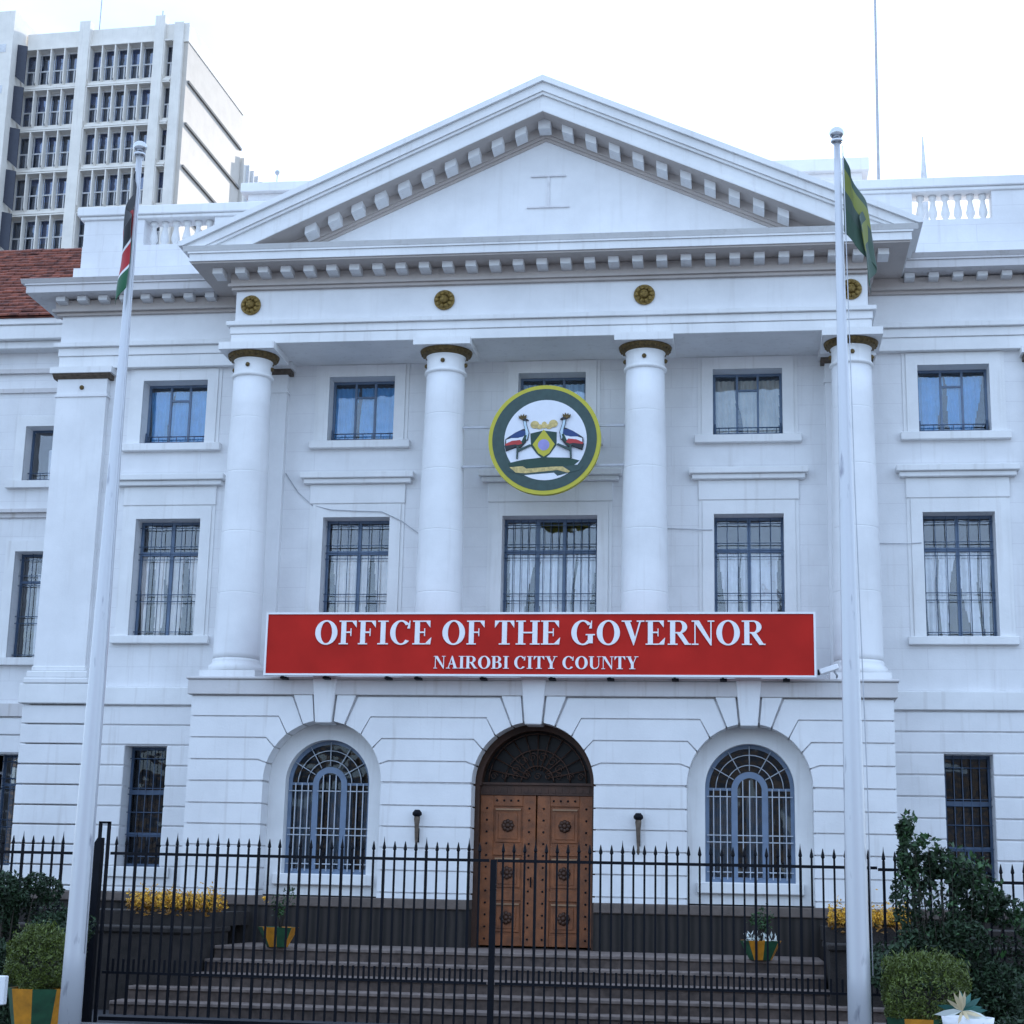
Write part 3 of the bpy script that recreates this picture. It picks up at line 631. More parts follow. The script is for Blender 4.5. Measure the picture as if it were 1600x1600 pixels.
# ---- pediment
SL = (17.30-14.06)/7.15; ZA = 17.30
def rake(mb, off0, off1, y0, y1, xe, zmin=13.985):
    """inverted-V band between vertical offsets off0 (upper) and off1 (lower) below the ridge line"""
    for s in (-1, 1):
        def line(off): return lambda x: ZA-off-SL*abs(x)
        u, d = line(off0), line(off1)
        xd = min(xe, (ZA-off1-zmin)/SL); xu = min(xe, (ZA-off0-zmin)/SL)
        pts = [(0, ZA-off0), (s*xu, u(xu))]
        if xu >= xe: pts.append((s*xe, max(d(xe), zmin)))
        if xd < xe: pts.append((s*xd, zmin))
        pts.append((0, ZA-off1)); mb.prism(pts, y0, y1)
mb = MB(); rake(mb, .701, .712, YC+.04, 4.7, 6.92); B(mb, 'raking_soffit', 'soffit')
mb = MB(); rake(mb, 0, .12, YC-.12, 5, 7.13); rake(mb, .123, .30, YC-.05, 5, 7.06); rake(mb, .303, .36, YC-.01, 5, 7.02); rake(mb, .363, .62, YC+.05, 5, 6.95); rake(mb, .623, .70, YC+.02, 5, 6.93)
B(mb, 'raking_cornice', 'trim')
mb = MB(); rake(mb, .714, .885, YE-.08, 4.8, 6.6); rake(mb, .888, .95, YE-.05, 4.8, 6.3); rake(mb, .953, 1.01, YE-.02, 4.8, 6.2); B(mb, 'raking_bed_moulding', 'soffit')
mb = MB(); zt = ZA-.98; mb.prism([(-(zt-13.985)/SL, 13.985), ((zt-13.985)/SL, 13.985), (0, zt)], YE+.02, 4.7); B(mb, 'tympanum', 'column')
rm = MB(); rm.prism_x([(YE-.07, -.17), (YC+.42, -.16), (YC+.28, -.15), (YC+.28, 0), (YE-.07, 0)], -.105, .105)
for s in (-1, 1):
    rk = MB(); 
    # skewed so that its top follows the slope while its sides stay vertical
    base = rm; rk.v = [(x, y_, z-SL*s*x) for x, y_, z in base.v]; rk.f = list(base.f); rk.sm = list(base.sm)
    r0 = None
    for i in range(1, 14):
        X = s*i*.46
        loc = (X, 0, ZA-.712-SL*abs(X))
        if loc[2] < 14.3: continue
        r0 = rk.build('raking_modillion', M['trim'], BH, loc=loc) if r0 is None else inst(r0, loc, BH)
t = MB(); t.box(-.12, .12, YC+.34, YE-.07, ZA-.92, ZA-.72); t.build('apex_block', M['trim'], BH)
mb = MB(); mb.box(-.29, .40, YE-.02, YE+.01, 15.53, 15.56); mb.box(-.36, .48, YE-.02, YE+.01, 14.88, 14.91); mb.box(.035, .085, YE-.002, YE+.018, 14.91, 15.53); B(mb, 'tympanum_bracket', 'joint')
# ---- wing entablature and cornice
def wing_ent(x0, x1, left):
    mb = MB(); xa, xb = x0, x1
    mb.box(xa, xb, YW-.17, YW+.02, 12.218, 12.48); mb.box(xa-.02*left, xb, YW-.20, YW+.02, 12.483, 12.66); mb.box(xa-.10*left, xb, YW-.28, YW+.02, 12.663, 12.76); B(mb, 'wing_architrave', 'trim', bevel=.008)
    mb = MB(); mb.box(xa-.0*left, xb, YW-.16, YW+.02, 12.763, 13.36); B(mb, 'wing_frieze', 'column')
    mb = MB(); mb.box(xa-.10*left, xb, YW-.24, YW+.02, 13.362, 13.42); mb.box(xa-.18*left, xb, YW-.33, YW+.02, 13.423, 13.48); mb.box(xa-.12*left, xb, YW-.28, YW+.02, 13.483, 13.68); B(mb, 'wing_bed_moulding', 'soffit')
    mb = MB(); mb.box(xa-.60*left, xb, .36, YW+.9, 13.705, 13.86); mb.box(xa-.63*left, xb, .33, YW+.9, 13.863, 13.90); mb.prism_x([(.325, 13.902), (.26, 13.98), (YW+.9, 13.98), (YW+.9, 13.902)], xa-.70*left, xb); B(mb, 'wing_cornice', 'dirty')
wing_ent(-10.34, -6.27, 1); wing_ent(6.27, 15.0, 0)
wm = MB(); wm.prism_x([(YW-.27, -.13), (.66, -.11), (.60, -.10), (.60, 0), (YW-.27, 0)], -.095, .095)
w0 = None
for X in [-10.28+i*.46 for i in range(8)]+[7.05+i*.46 for i in range(17)]:
    w0 = wm.build('wing_modillion', M['trim'], BH, loc=(X, 0, 13.70)) if w0 is None else inst(w0, (X, 0, 13.70), BH)
# ---- attic parapet
YA0, YA1 = .98, 1.40
def attic(mb, x0, x1, z0, z1, g=0.): mb.box(x0, x1, YA0-g, YA1+g, z0, z1)
for s in (-1, 1):
    def X(a, b_): return sorted((s*a, s*b_))
    end = 10.05 if s < 0 else 15
    mb = MB(); attic(mb, *X(6.0, end+.12 if s < 0 else end), 13.985, 14.42, .10); attic(mb, *X(6.0, end), 14.423, 14.93, .03)
    attic(mb, *X(8.72, end), 14.933, 15.52); attic(mb, *X(5.9, 7.18), 14.933, 15.52); B(mb, 'parapet', 'wall')
    mb = MB(); attic(mb, *X(5.9, end+.08 if s < 0 else end), 15.523, 15.60, .05); attic(mb, *X(5.85, end+.14 if s < 0 else end), 15.603, 15.80, .10); B(mb, 'coping', 'trim', bevel=.015)
    bal = None
    for i in range(6):
        bx = s*(7.36+i*.243)
        if bal is None:
            b0 = MB(); b0.lathe(0, 0, [(.085, 0), (.085, .05), (.055, .06), (.05, .09), (.088, .17), (.092, .22), (.07, .33), (.05, .42), (.05, .47), (.075, .50), (.08, .585)], 20)
            bal = b0.build('baluster', M['trim'], BH, loc=(bx, (YA0+YA1)/2, 14.934))
        else: inst(bal, (bx, (YA0+YA1)/2, 14.934), BH)
mb = MB(); mb.box(-7.45, -3.6, 4.0, 8, 14.3, 17.35); mb.box(3.2, 6.45, 4.0, 8, 14.3, 17.35); B(mb, 'rooftop_block', 'wall')
mb = MB(); mb.box(-7.6, -3.5, 3.85, 8.1, 17.353, 17.58); mb.box(3.1, 6.6, 3.85, 8.1, 17.353, 17.65); B(mb, 'rooftop_coping', 'trim', bevel=.015)
# ---- recessed left range with tiled roof
YR = 3.5
hs = [(-12.1, -10.75, 10.45, 11.72), (-12.1, -10.75, 6.5, 8.86), (-12.1, -11.1, 2.1, 4.43)]
mb = MB(); wall_holes(mb, -17, -10.36, 1.64, 13.5, YR, YR+.5, hs); B(mb, 'range_wall', 'wall')
mb = MB(); courses(mb, -17, -10.4, YR-.08, YR+.3, hs); B(mb, 'range_courses', 'rust', bevel=.012)
mb = MB(); mb.box(-17, -10.4, YR-.2, YR+.4, GZ, 1.6); B(mb, 'range_plinth', 'stone')
mb = MB(); mb.box(-17, -10.4, YR-.12, YR+.01, 5.23, 5.5); mb.box(-17, -10.4, YR-.06, YR+.01, 9.62, 9.72); mb.box(-17, -10.4, YR-.15, YR+.01, 9.723, 9.80)
mb.box(-17, -10.4, YR-.06, YR+.01, 12.5, 12.6); mb.box(-17, -10.4, YR-.1, YR+.01, 12.95, 13.05); B(mb, 'range_bands', 'dirty')
mb = MB(); mb.box(-17, -10.42, YR-.35, YR+.3, 13.45, 13.62); mb.box(-17, -10.42, YR-.5, YR+.3, 13.623, 13.95); mb.box(-17, -10.42, YR-.55, YR+.4, 13.953, 14.1); B(mb, 'range_cornice', 'trim', bevel=.015)
mb = MB(); mb.box(-17, -10.4, YR+3.2, YR+3.3, .8, 13.4); B(mb, 'range_partition', 'interior')
o = None
def simple_window(a, b_, z0, z1, y):
    mb = MB(); mb.box(a, a+.05, y, y+.05, z0, z1); mb.box(b_-.05, b_, y, y+.05, z0, z1); mb.box(a+.05, b_-.05, y, y+.05, z1-.05, z1); mb.box(a+.05, b_-.05, y, y+.05, z0, z0+.05)
    h = z1-z0
    if h > 1.8: mb.box(a+.05, b_-.05, y-.005, y+.045, z1-.66, z1-.60)
    mb.box((a+b_)/2-.03, (a+b_)/2+.03, y-.007, y+.047, z0+.05, z1-.05)
    o = mb.build('window', M['grille'], BH); p = MB(); p.box(a+.02, b_-.02, y+.022, y+.027, z0+.02, z1-.02); p.build('pane', M['glass'], o)
    g = MB()
    for i in range(6): g.tube([(a+.05+(b_-a-.1)*i/5, y-.08, z0), (a+.05+(b_-a-.1)*i/5, y-.08, z1 if h > 1.8 else z0+.25)], .009, 5)
    for z in ([z0+.1, z0+.25] if h < 1.8 else [z0+.1, z0+.8, z0+.95, z1-.72, z1-.14, z1-.5]): g.tube([(a, y-.085, z), (b_, y-.085, z)], .010, 5)
    g.build('grille', M['grille'], o)
    if z0 > 5: fold_curtain(a+.3, b_-.03, y+.25, z0, z1-.4, .03, .15, [(.4, .6)]).build('curtain', M['curtain'], o)
    mb = MB()
    mb.box(a-.22, a, YR-.045, YR+.01, z0, z1+.24); mb.box(b_, b_+.22, YR-.045, YR+.01, z0, z1+.24); mb.box(a, b_, YR-.045, YR+.01, z1, z1+.24)
    if z0 > 5: mb.build('surround', M['trim'], o)
    s = MB(); s.box(a-.34, b_+.3, YR-.14, YR+.3, z0-.16, z0-.002); s.build('sill', M['trim'], o)
for a, b_, z0, z1 in hs: simple_window(a, b_, z0, z1, YR+.33)
# roof: stepped rows of tiles
mb = MB(); Y0, Z0, Y1, Z1 = YR-.6, 14.12, YR+3.2, 17.25; N = 22
for i in range(N):
    y0 = Y0+(Y1-Y0)*i/N; y1 = Y0+(Y1-Y0)*(i+1)/N; z0 = Z0+(Z1-Z0)*i/N; z1 = Z0+(Z1-Z0)*(i+1)/N
    x = -17.0
    while x < -10.3:
        dz = random.uniform(-.008, .012); w = .25
        mb.prism_x([(y0-.03, z0+.02+dz), (y0-.03, z0+.065+dz), (y1+.02, z1+.04+dz), (y1+.02, z1-.02+dz)], x, x+w-.012); x += w
B(mb, 'tiled_roof', 'tile')
mb = MB(); mb.prism_x([(Y0, Z0-.02), (Y1, Z1-.02), (Y1+3.5, Z0), ], -17, -10.45); B(mb, 'roof_core', 'tile')
# ---------------------------------------------------------------- cables and small fixtures on the facade
def wire(pts, r=.012, nm='cable', lab=None):
    o = MB().tube(pts, r, 6).build(nm, M['cable']); tag(o, lab, 'cable'); return o
wire([(-5.38, YW-.02, 9.95), (-5.1, YW-.03, 9.55), (-4.8, YW-.03, 9.28), (-4.4, YW-.07, 9.17), (-3.9, YW-.07, 9.14), (-3.35, YW-.07, 9.12), (-2.95, YW-.07, 8.93), (-2.6, YW-.03, 8.68), (-2.25, YW-.02, 8.52), (-1.9, YW-.02, 8.45)], .009, lab='thin grey cable sagging from the leftmost column past the window')
wire([(2.3, YW-.02, 8.74), (2.8, YW-.04, 8.72), (3.0, YW-.06, 8.70), (3.2, YW-.06, 8.70)], .008, lab='thin grey cable on the wall right of the third column')
wire([(6.3, YW-.02, 8.42), (6.9, YW-.06, 8.40), (7.15, YW-.06, 8.42)], .008, lab='short grey cable on the wall right of the rightmost column')
# ---------------------------------------------------------------- lettered banner
BN = empty('sign_board', (.06, -1.3, 5.57)); tag(BN, 'long red sign board with white serif lettering reading OFFICE OF THE GOVERNOR', 'sign')
W_, H_ = 9.88, 1.09
mb = MB(); mb.box(-W_/2, W_/2, 0, .07, 0, H_); mb.build('board', M['red'], BN)
mb = MB(); f = .035
mb.box(-W_/2-f, W_/2+f, -.02, .08, -f, 0); mb.box(-W_/2-f, W_/2+f, -.02, .08, H_, H_+f); mb.box(-W_/2-f, -W_/2, -.02, .08, 0, H_); mb.box(W_/2, W_/2+f, -.02, .08, 0, H_); mb.build('border', M['white'], BN)
mb = MB()
for x in (-4.7, -3.9, -2.75, -2.2, -1.0, .25, 1.3, 2.45, 3.3, 4.4): mb.box(x, x+.12, .12, .50, -.075, -.04); mb.box(x+.03, x+.07, .08, .16, -.05, .9)
mb.build('bracket', M['iron'], BN)
def ring_piece(cx, cz, rx, rz, ix, iz, a0, a1, n_=24):
    out = []
    for i in range(n_):
        t0, t1 = R(a0+(a1-a0)*i/n_), R(a0+(a1-a0)*(i+1)/n_)
        out.append([(cx+rx*math.cos(t0), cz+rz*math.sin(t0)), (cx+rx*math.cos(t1), cz+rz*math.sin(t1)), (cx+ix*math.cos(t1), cz+iz*math.sin(t1)), (cx+ix*math.cos(t0), cz+iz*math.sin(t0))])
    return out
def rect(a, b_, c, d): return [(a, c), (b_, c), (b_, d), (a, d)]
S_, T_ = .225, .05
def glyph(ch):
    g = []   # list of layers; polygons inside one layer never overlap
    ser = lambda a, b_, z: [rect(a, b_, 0, T_)] if z == 0 else [rect(a, b_, 1-T_, 1)]
    if ch == 'O': return 1.15, [ring_piece(.575, .5, .52, .52, .27, .46, 0, 360, 40)]
    if ch == 'C': return 1.07, [ring_piece(.56, .5, .51, .52, .27, .46, 42, 318, 32), [[(.84, .67), (.965, .67), (.975, 1.0), (.945, 1.0)]]]
    if ch == 'G': return 1.15, [ring_piece(.57, .5, .52, .52, .28, .46, 42, 318, 32), [[(.85, .67), (.975, .67), (.985, 1.0), (.955, 1.0)]], [rect(.80, 1.025, .06, .42)], [rect(.70, 1.12, .39, .44)]]
    if ch == 'I': return .575, [[rect(.175, .40, 0, 1)], ser(.04, .535, 0), ser(.04, .535, 1)]
    if ch in 'FE':
        L = [[rect(.13, .355, 0, 1)], ser(.03, .46 if ch == 'F' else .86, 0), ser(.03, .84, 1), [[(.84, .71), (.84, .97), (.62, .97)]], [rect(.33, .60, .48, .54)], [rect(.565, .605, .35, .67)]]
        if ch == 'E': L.append([[(.90, .30), (.86, .02), (.60, .02)]])
        return (.90 if ch == 'F' else .985), L
    if ch == 'T': return .987, [[rect(.38, .605, 0, 1)], ser(.24, .745, 0), ser(.05, .935, 1), [[(.05, .70), (.05, .97), (.26, .97)]], [[(.935, .70), (.935, .97), (.725, .97)]]]
    if ch == 'H': return 1.15, [[rect(.14, .365, 0, 1), rect(.785, 1.01, 0, 1)], [rect(.03, .475, 0, T_), rect(.675, 1.12, 0, T_)], [rect(.03, .475, 1-T_, 1), rect(.675, 1.12, 1-T_, 1)], [rect(.30, .85, .47, .53)]]
    if ch == 'V': return 1.07, [[[(.13, 1), (.38, 1), (.66, .22), (.55, -.02)]], [[(.82, 1), (.90, 1), (.575, -.02), (.53, -.02)]], [rect(.02, .47, 1-T_, 1), rect(.70, 1.04, 1-T_, 1)]]
    if ch == 'N': return 1.07, [[rect(.15, .205, 0, 1), rect(.86, .915, 0, 1)], [[(.10, 1), (.36, 1), (.915, .12), (.915, -.02), (.86, -.02)]], [rect(.03, .33, 0, T_), rect(.74, 1.04, 1-T_, 1)], [rect(.03, .3, 1-T_, 1)]]
    if ch == 'A': return 1.07, [[[(.52, 1.02), (.58, 1.02), (.24, 0), (.17, 0)]], [[(.46, .88), (.58, 1.02), (.96, 0), (.71, 0)]], [rect(.27, .76, .33, .39)], [rect(.03, .38, 0, T_), rect(.60, 1.05, 0, T_)]]
    if ch == 'U': return 1.07, [[rect(.14, .365, .33, 1), rect(.845, .90, .33, 1)], ring_piece(.52, .34, .38, .355, .155, .275, 180, 270, 12), ring_piece(.52, .34, .38, .355, .325, .275, 270, 360, 12), [rect(.03, .475, 1-T_, 1), rect(.72, 1.04, 1-T_, 1)], [rect(.515, .525, -.015, .065)]]
    if ch == 'Y': return 1.07, [[rect(.43, .655, 0, .45)], [[(.12, 1), (.37, 1), (.64, .46), (.60, .36), (.44, .36)]], [[(.83, 1), (.91, 1), (.64, .42), (.585, .42)]], [rect(.29, .795, 0, T_)], [rect(.02, .45, 1-T_, 1), rect(.70, 1.05, 1-T_, 1)]]
    if ch == 'R': return 1.07, [[rect(.14, .365, 0, 1)], ser(.03, .475, 0), [rect(.03, .56, 1-T_, 1)], ring_piece(.54, .735, .36, .265, .14, .215, -90, 90, 18), [rect(.36, .56, .47, .525)], [[(.42, .50), (.66, .50), (1.02, .0), (.80, .0)]], [rect(.80, 1.07, 0, T_)]]
    if ch == 'B': return .987, [[rect(.14, .365, 0, 1)], [rect(.03, .54, 0, T_)], [rect(.03, .52, 1-T_, 1)], ring_piece(.52, .755, .33, .245, .11, .195, -90, 90, 18), ring_piece(.54, .27, .37, .27, .13, .22, -90, 90, 18), [rect(.36, .54, .49, .54)]]
    return .37, []
def word_mesh(text, height, width):
    tot = sum(glyph(c)[0] for c in text); kx = width/tot; x = -width/2; mb = MB()
    for c in text:
        adv, layers = glyph(c)
        for li, lay in enumerate(layers):
            for pl in lay: mb.prism([(x+px*kx, pz*height) for px, pz in pl], -.022-.0012*li, .002)
        x += adv*kx
    return mb
for w_, h_, l_, z_, tl in (('OFFICE OF THE GOVERNOR', .435, 8.16, .535, .10), ('NAIROBI CITY COUNTY', .225, 3.70, .10, .045)):
    for m_ in split_mb(word_mesh(w_, h_, l_), tl): m_.build('lettering', M['white'], BN, loc=(.02, 0, z_))
# ---------------------------------------------------------------- round emblem
EM = empty('emblem', (.05, -.28, 10.20)); tag(EM, 'round county crest with two cranes, yellow rim and dark ring', 'emblem')
RE = 1.08
def eq(pts): return [((px-802)/652*RE, -(py-855)/652*RE) for px, py in pts]
def disc_pts(cx, cy, rx, ry=None, n_=40): ry = ry or rx; return [(cx+rx*math.cos(2*math.pi*i/n_), cy+ry*math.sin(2*math.pi*i/n_)) for i in range(n_)]
M['e_yellow'] = plain('emblem_yellow', (.48, .43, .03), .5, var=.06); M['e_slate'] = plain('emblem_slate', (.028, .062, .058), .5, var=.15, scale=9)
M['e_white'] = plain('emblem_white', (.72, .74, .80), .5, var=.03); M['e_green'] = plain('emblem_dark_green', (.008, .045, .03), .5)
M['e_blue'] = plain('emblem_blue', (.01, .04, .16), .5); M['e_red'] = plain('emblem_red', (.42, .03, .03), .5); M['e_black'] = plain('emblem_black', (.012, .014, .02), .5)
M['e_gold'] = plain('emblem_gold', (.55, .42, .16), .5, var=.3, scale=20); M['e_purple'] = plain('emblem_lilac', (.28, .26, .55), .5); M['e_pale'] = plain('emblem_pale_blue', (.48, .62, .72), .5)
mb = MB(); mb.prism(eq(disc_pts(802, 855, 652, n_=72)), 0, .12); mb.build('yellow_rim', M['e_yellow'], EM)
mb = MB(); mb.prism(eq(disc_pts(802, 855, 606, n_=72)), -.006, 0); mb.build('dark_ring', M['e_slate'], EM)
mb = MB(); mb.prism(eq(disc_pts(815, 862, 478, n_=64)), -.012, -.006); mb.build('white_field', M['e_white'], EM)
lay = [0]
def eshape(name, mat, polys):
    lay[0] += 1; y1 = -.012; mb = MB()
    for i, p in enumerate(polys): mb.prism(eq(p), y1-.0022*lay[0]-.0004*i, y1)
    return mb.build(name, M[mat], EM)
mir = lambda pts: [(1605-x, y_-4) for x, y_ in pts]
eshape('dark_base', 'e_slate', [[(350, 1180), (1260, 1160), (1225, 1220), (960, 1290), (920, 1252), (560, 1278), (440, 1240), (380, 1225)]])
eshape('green_mound', 'e_green', [[(385, 1135), (560, 1095), (800, 1068), (1090, 1078), (1215, 1112), (1150, 1165), (1000, 1178), (620, 1198), (400, 1170)]])
eshape('ribbon', 'e_gold', [[(405, 1182), (560, 1172), (600, 1202), (900, 1182), (1020, 1180), (1105, 1238), (1080, 1255), (960, 1222), (600, 1256), (480, 1248)]])
eshape('shield', 'e_green', [[(640, 785), (790, 750), (945, 772), (945, 925), (870, 1030), (800, 1095), (720, 1030), (650, 935)]])
eshape('diamond', 'e_yellow', [[(795, 738), (925, 915), (865, 1020), (800, 1062), (735, 1020), (668, 915)]])
eshape('shield_disc', 'e_purple', [disc_pts(797, 922, 66)])
eshape('gold_crest', 'e_gold', [disc_pts(690, 680, 50, 45), disc_pts(745, 705, 40, 28), disc_pts(800, 685, 30, 40), disc_pts(855, 705, 40, 28), disc_pts(905, 670, 50, 45)])
for mrr in (lambda p: p, mir):
    eshape('crane_outline', 'e_black', [mrr([(352, 850), (400, 815), (470, 770), (560, 728), (600, 745), (618, 800), (590, 890), (530, 960), (480, 950), (360, 995), (345, 930)]), mrr([(550, 620), (585, 618), (600, 690), (628, 780), (612, 870), (585, 860), (580, 760), (560, 680)])])
    eshape('crane_neck', 'e_pale', [mrr([(556, 622), (581, 622), (594, 690), (620, 780), (600, 870), (580, 800), (583, 750), (566, 690)])])
    eshape('crane_body', 'e_white', [mrr([(362, 858), (420, 838), (500, 838), (590, 806), (565, 872), (500, 888), (430, 884), (362, 905)])])
    eshape('crane_wing', 'e_blue', [mrr([(395, 832), (440, 790), (520, 748), (580, 752), (588, 798), (550, 826), (470, 838)])])
    eshape('crane_breast', 'e_green', [mrr([(575, 800), (600, 810), (575, 880), (515, 950), (480, 935), (545, 870)])])
    eshape('crane_tail_red', 'e_red', [mrr([(350, 908), (430, 872), (525, 862), (550, 905), (470, 935), (362, 948)])])
    eshape('crane_tail_black', 'e_black', [mrr([(352, 930), (470, 915), (515, 925), (430, 965), (368, 988)])])
    eshape('crane_legs', 'e_slate', [mrr([(485, 930), (510, 935), (500, 1085), (482, 1085)]), mrr([(500, 975), (640, 915), (655, 930), (510, 1000)])])
    eshape('crane_crown', 'bronze', [mrr([(548, 622), (505, 600), (500, 570), (520, 585), (528, 555), (543, 580), (562, 550), (568, 580), (592, 562), (588, 600), (575, 622)])]); eshape('crane_head', 'e_black', [mrr([(552, 612), (585, 605), (622, 628), (588, 634), (560, 634)])])
mb = MB(); mb.box(-1.6, 1.52, .13, .17, .28, .32); mb.box(-1.6, 1.52, .13, .17, -.50, -.46); mb.build('support_bar', M['cable'], EM)
# ---------------------------------------------------------------- wall torches and security camera
def torch(x, lab):
    t = empty('wall_lamp', (x, YP-.02, 2.45)); tag(t, lab, 'lamp', 'torch lamps beside the door')
    MB().lathe(0, -.10, [(.012, 0), (.03, .05), (.022, .12), (.03, .22), (.042, .45), (.055, .56), (.05, .60)], 14).build('torch', M['brown'], t)
    MB().lathe(0, -.10, [(.05, .60), (.085, .63), (.085, .67), (.06, .70), (.045, .72)], 14).build('cup', M['iron'], t)
    m_ = MB(); m_.box(-.015, .015, -.10, .02, .25, .28); m_.box(-.03, .03, -.0, .02, .15, .40); m_.build('bracket', M['iron'], t)
torch(-2.03, 'dark torch-shaped wall lamp left of the wooden door'); torch(1.92, 'dark torch-shaped wall lamp right of the wooden door')
t = empty('security_camera', (5.30, -1.15, 5.66)); tag(t, 'white security camera at the right end of the red sign', 'camera')
m_ = MB(); m_.box(-.2, .14, -.07, .05, .0, .10); c_ = m_.build('housing', M['white'], t, bevel=.015); c_.rotation_euler = (0, R(-18), 0)
MB().box(-.24, -.2, -.05, .03, -.06, .03).build('lens', M['iron'], t); MB().tube([(.05, 0, 0), (.1, .05, -.06), (.1, .2, -.08)], .018, 8).build('bracket', M['cable'], t)
# ---------------------------------------------------------------- front steps and cheek walls
ST = empty('front_steps', (0, -3, GZ)); ST.location = (0, 0, 0); tag(ST, 'broad grey stone steps rising to the wooden door', 'steps')
lv = [(.8, -3.0, 5.0), (.6, -3.5, 5.0), (.4, -4.0, 5.05), (.2, -4.5, 5.9), (0., -5.0, 6.0)]
prev = -.97
for z, y, hw in lv:
    MB().box(-hw, hw, y, prev, GZ, z-.06).build('step', M['step'], ST)
    MB().box(-hw, hw, y-.03, prev, z-.057, z).build('tread', M['nosing'], ST, bevel=.01); prev = y+.002
def cheek(s, lab):
    c = empty('planter_wall', (s*6.6, -3, GZ)); tag(c, lab, 'wall', 'stone planter walls beside the steps'); c.location = (0, 0, 0)
    a, b_ = sorted((s*5.03, s*8.6)); MB().box(a, b_, -4.2, -2.2, GZ, 1.0).build('stonework', M['stone'], c)
    a, b_ = sorted((s*5.0, s*8.6)); MB().box(a, b_, -4.25, -2.15, 1.003, 1.10).build('cap', M['stone'], c, bevel=.02)
    a, b_ = sorted((s*5.03, s*8.6)); MB().box(a, b_, -3.1, -1.0, 1.103, 1.33).build('raised_back', M['stone'], c)
cheek(-1, 'dark stone planter wall left of the steps'); cheek(1, 'dark stone planter wall right of the steps')
# ---------------------------------------------------------------- railings
YF = -7.5
pk = {}
def picket_mesh(tall):
    w = .0135 if not tall else .018; h = 2.29 if not tall else 2.30
    mb = MB(); mb.box(-w, w, -w, w, -.02, h); 
    mb.lathe(0, 0, [(.012, h), (.026, h+.025), (.022, h+.05), (.008, h+.12), (.001, h+(.14 if not tall else .19))], 8, False)
    return mb
def fence_panel(name, x0, x1, y, zr, lab, cat, grp=None, phase=0, post=(True, True), tallh=None):
    f = empty(name, (x0, y, GZ)); tag(f, lab, cat, grp); f.location = (0, 0, 0)
    dz = zr-2.18
    MB().box(x0, x1, y-.022, y+.022, 2.165+dz, 2.205+dz).build('top_rail', M['iron'], f)
    m_ = MB(); m_.box(x0, x1, y-.02, y+.02, .53, .565)
    n_ = int((x1-x0)/.15); st = x0+.075
    for i in range(n_):
        xx = st+i*.15; m_.box(xx+.060, xx+.090, y-.010, y+.010, .565, .735)
    m_.build('lower_rail', M['iron'], f); MB().box(x0, x1, y-.025, y+.025, GZ+.10, GZ+.15).build('bottom_rail', M['iron'], f)
    for i in range(n_+1):
        xx = st+i*.15
        if xx > x1-.03: break
        key = (i+phase) % 4 == 0
        if key not in pk:
            o = picket_mesh(key).build('picket', M['iron'], f); pk[key] = o.data
        else: o = bpy.data.objects.new('picket', pk[key]); COL.objects.link(o); o.parent = f
        o.location = (xx, y, dz)
    for on, px in zip(post, (x0, x1)):
        if on:
            m_ = MB(); m_.box(px-.05, px+.05, y-.05, y+.05, GZ, 2.24+dz); m_.box(px-.06, px+.06, y-.06, y+.06, 2.24+dz, 2.27+dz); m_.build('post', M['iron'], f)
    return f
fence_panel('fence', -9.6, -5.75, YF, 2.17, 'black spear-topped railing left of the left flagpole, behind the dark bush', 'fence', post=(True, False))
g1 = fence_panel('gate', -5.2, .26, YF, 2.18, 'left leaf of the black spear-topped gate across the steps', 'gate', 'gate leaves', 2, post=(False, False))
g2_ = fence_panel('gate', .38, 5.52, YF, 2.18, 'right leaf of the black spear-topped gate across the steps', 'gate', 'gate leaves', 1, post=(False, False))
m_ = MB(); m_.box(.285, .365, YF-.04, YF+.04, GZ+.05, 2.2); m_.build('meeting_stile', M['iron'], g2_)
fence_panel('fence', 5.53, 6.5, YF, 2.16, 'short black railing between the right flagpole and the tall shrub', 'fence', post=(False, True))
fence_panel('fence', 6.6, 11.5, YF-.02, 2.02, 'lower black railing right of the tall dark shrub', 'fence', phase=3, post=(False, True))
gp = empty('gate_post', (-5.4, YF, GZ)); tag(gp, 'black iron gate post with a tall narrow loop beside left flagpole', 'post')
m_ = MB(); m_.box(-.08, .07, -.07, .07, 0, 2.45); m_.prism([(-.08, 2.45), (.07, 2.45), (.07, 2.60), (.01, 2.60)], -.06, .06); m_.build('post', M['iron'], gp)
m_ = MB(); m_.box(.0, .035, -.03, .03, 2.6, 2.83); m_.box(.13, .165, -.03, .03, 0, 2.83); m_.box(0, .165, -.03, .03, 2.8, 2.83); m_.build('loop', M['iron'], gp)
# ---------------------------------------------------------------- flagpoles and flags
def flagpole(x, y, top, lab, lean=0.):
    t = empty('flagpole', (x, y, GZ)); tag(t, lab, 'flagpole', 'white flagpoles in front of the gate')
    H = top-GZ
    MB().lathe(0, 0, [(.128, 0), (.120, 1.2), (.112, 2.6), (.101, 4.0), (.089, 5.2), (.074, 6.6), (.058, 8.2), (.043, 9.8), (.036, H-.12)], 36).build('pole', M['pole'], t)
    MB().lathe(0, 0, [(.05, H-.13), (.07, H-.11), (.07, H-.09), (.045, H-.08)], 24).build('collar', M['steel'], t)
    MB().ball((0, 0, H), .085, 24, 16, .85).build('finial', M['steel'], t)
    MB().lathe(0, 0, [(.24, 0), (.24, .05), (.17, .08), (.16, .16)], 28).build('base_flange', M['steel'], t)
    MB().tube([(.06, -.09, H-.2), (.09, -.10, H*.6), (.135, -.10, H*.3), (.14, -.08, 1.2)], .006, 5).build('halyard', M['cable'], t)
    t.rotation_euler = (0, R(lean), 0); return t
flagpole(-3.62, -12.5, 10.66, 'white flagpole on the left, flying the black red and green flag', .25)
flagpole(4.93, -12.5, 10.48, 'white flagpole on the right, flying the green and yellow flag', -.15)
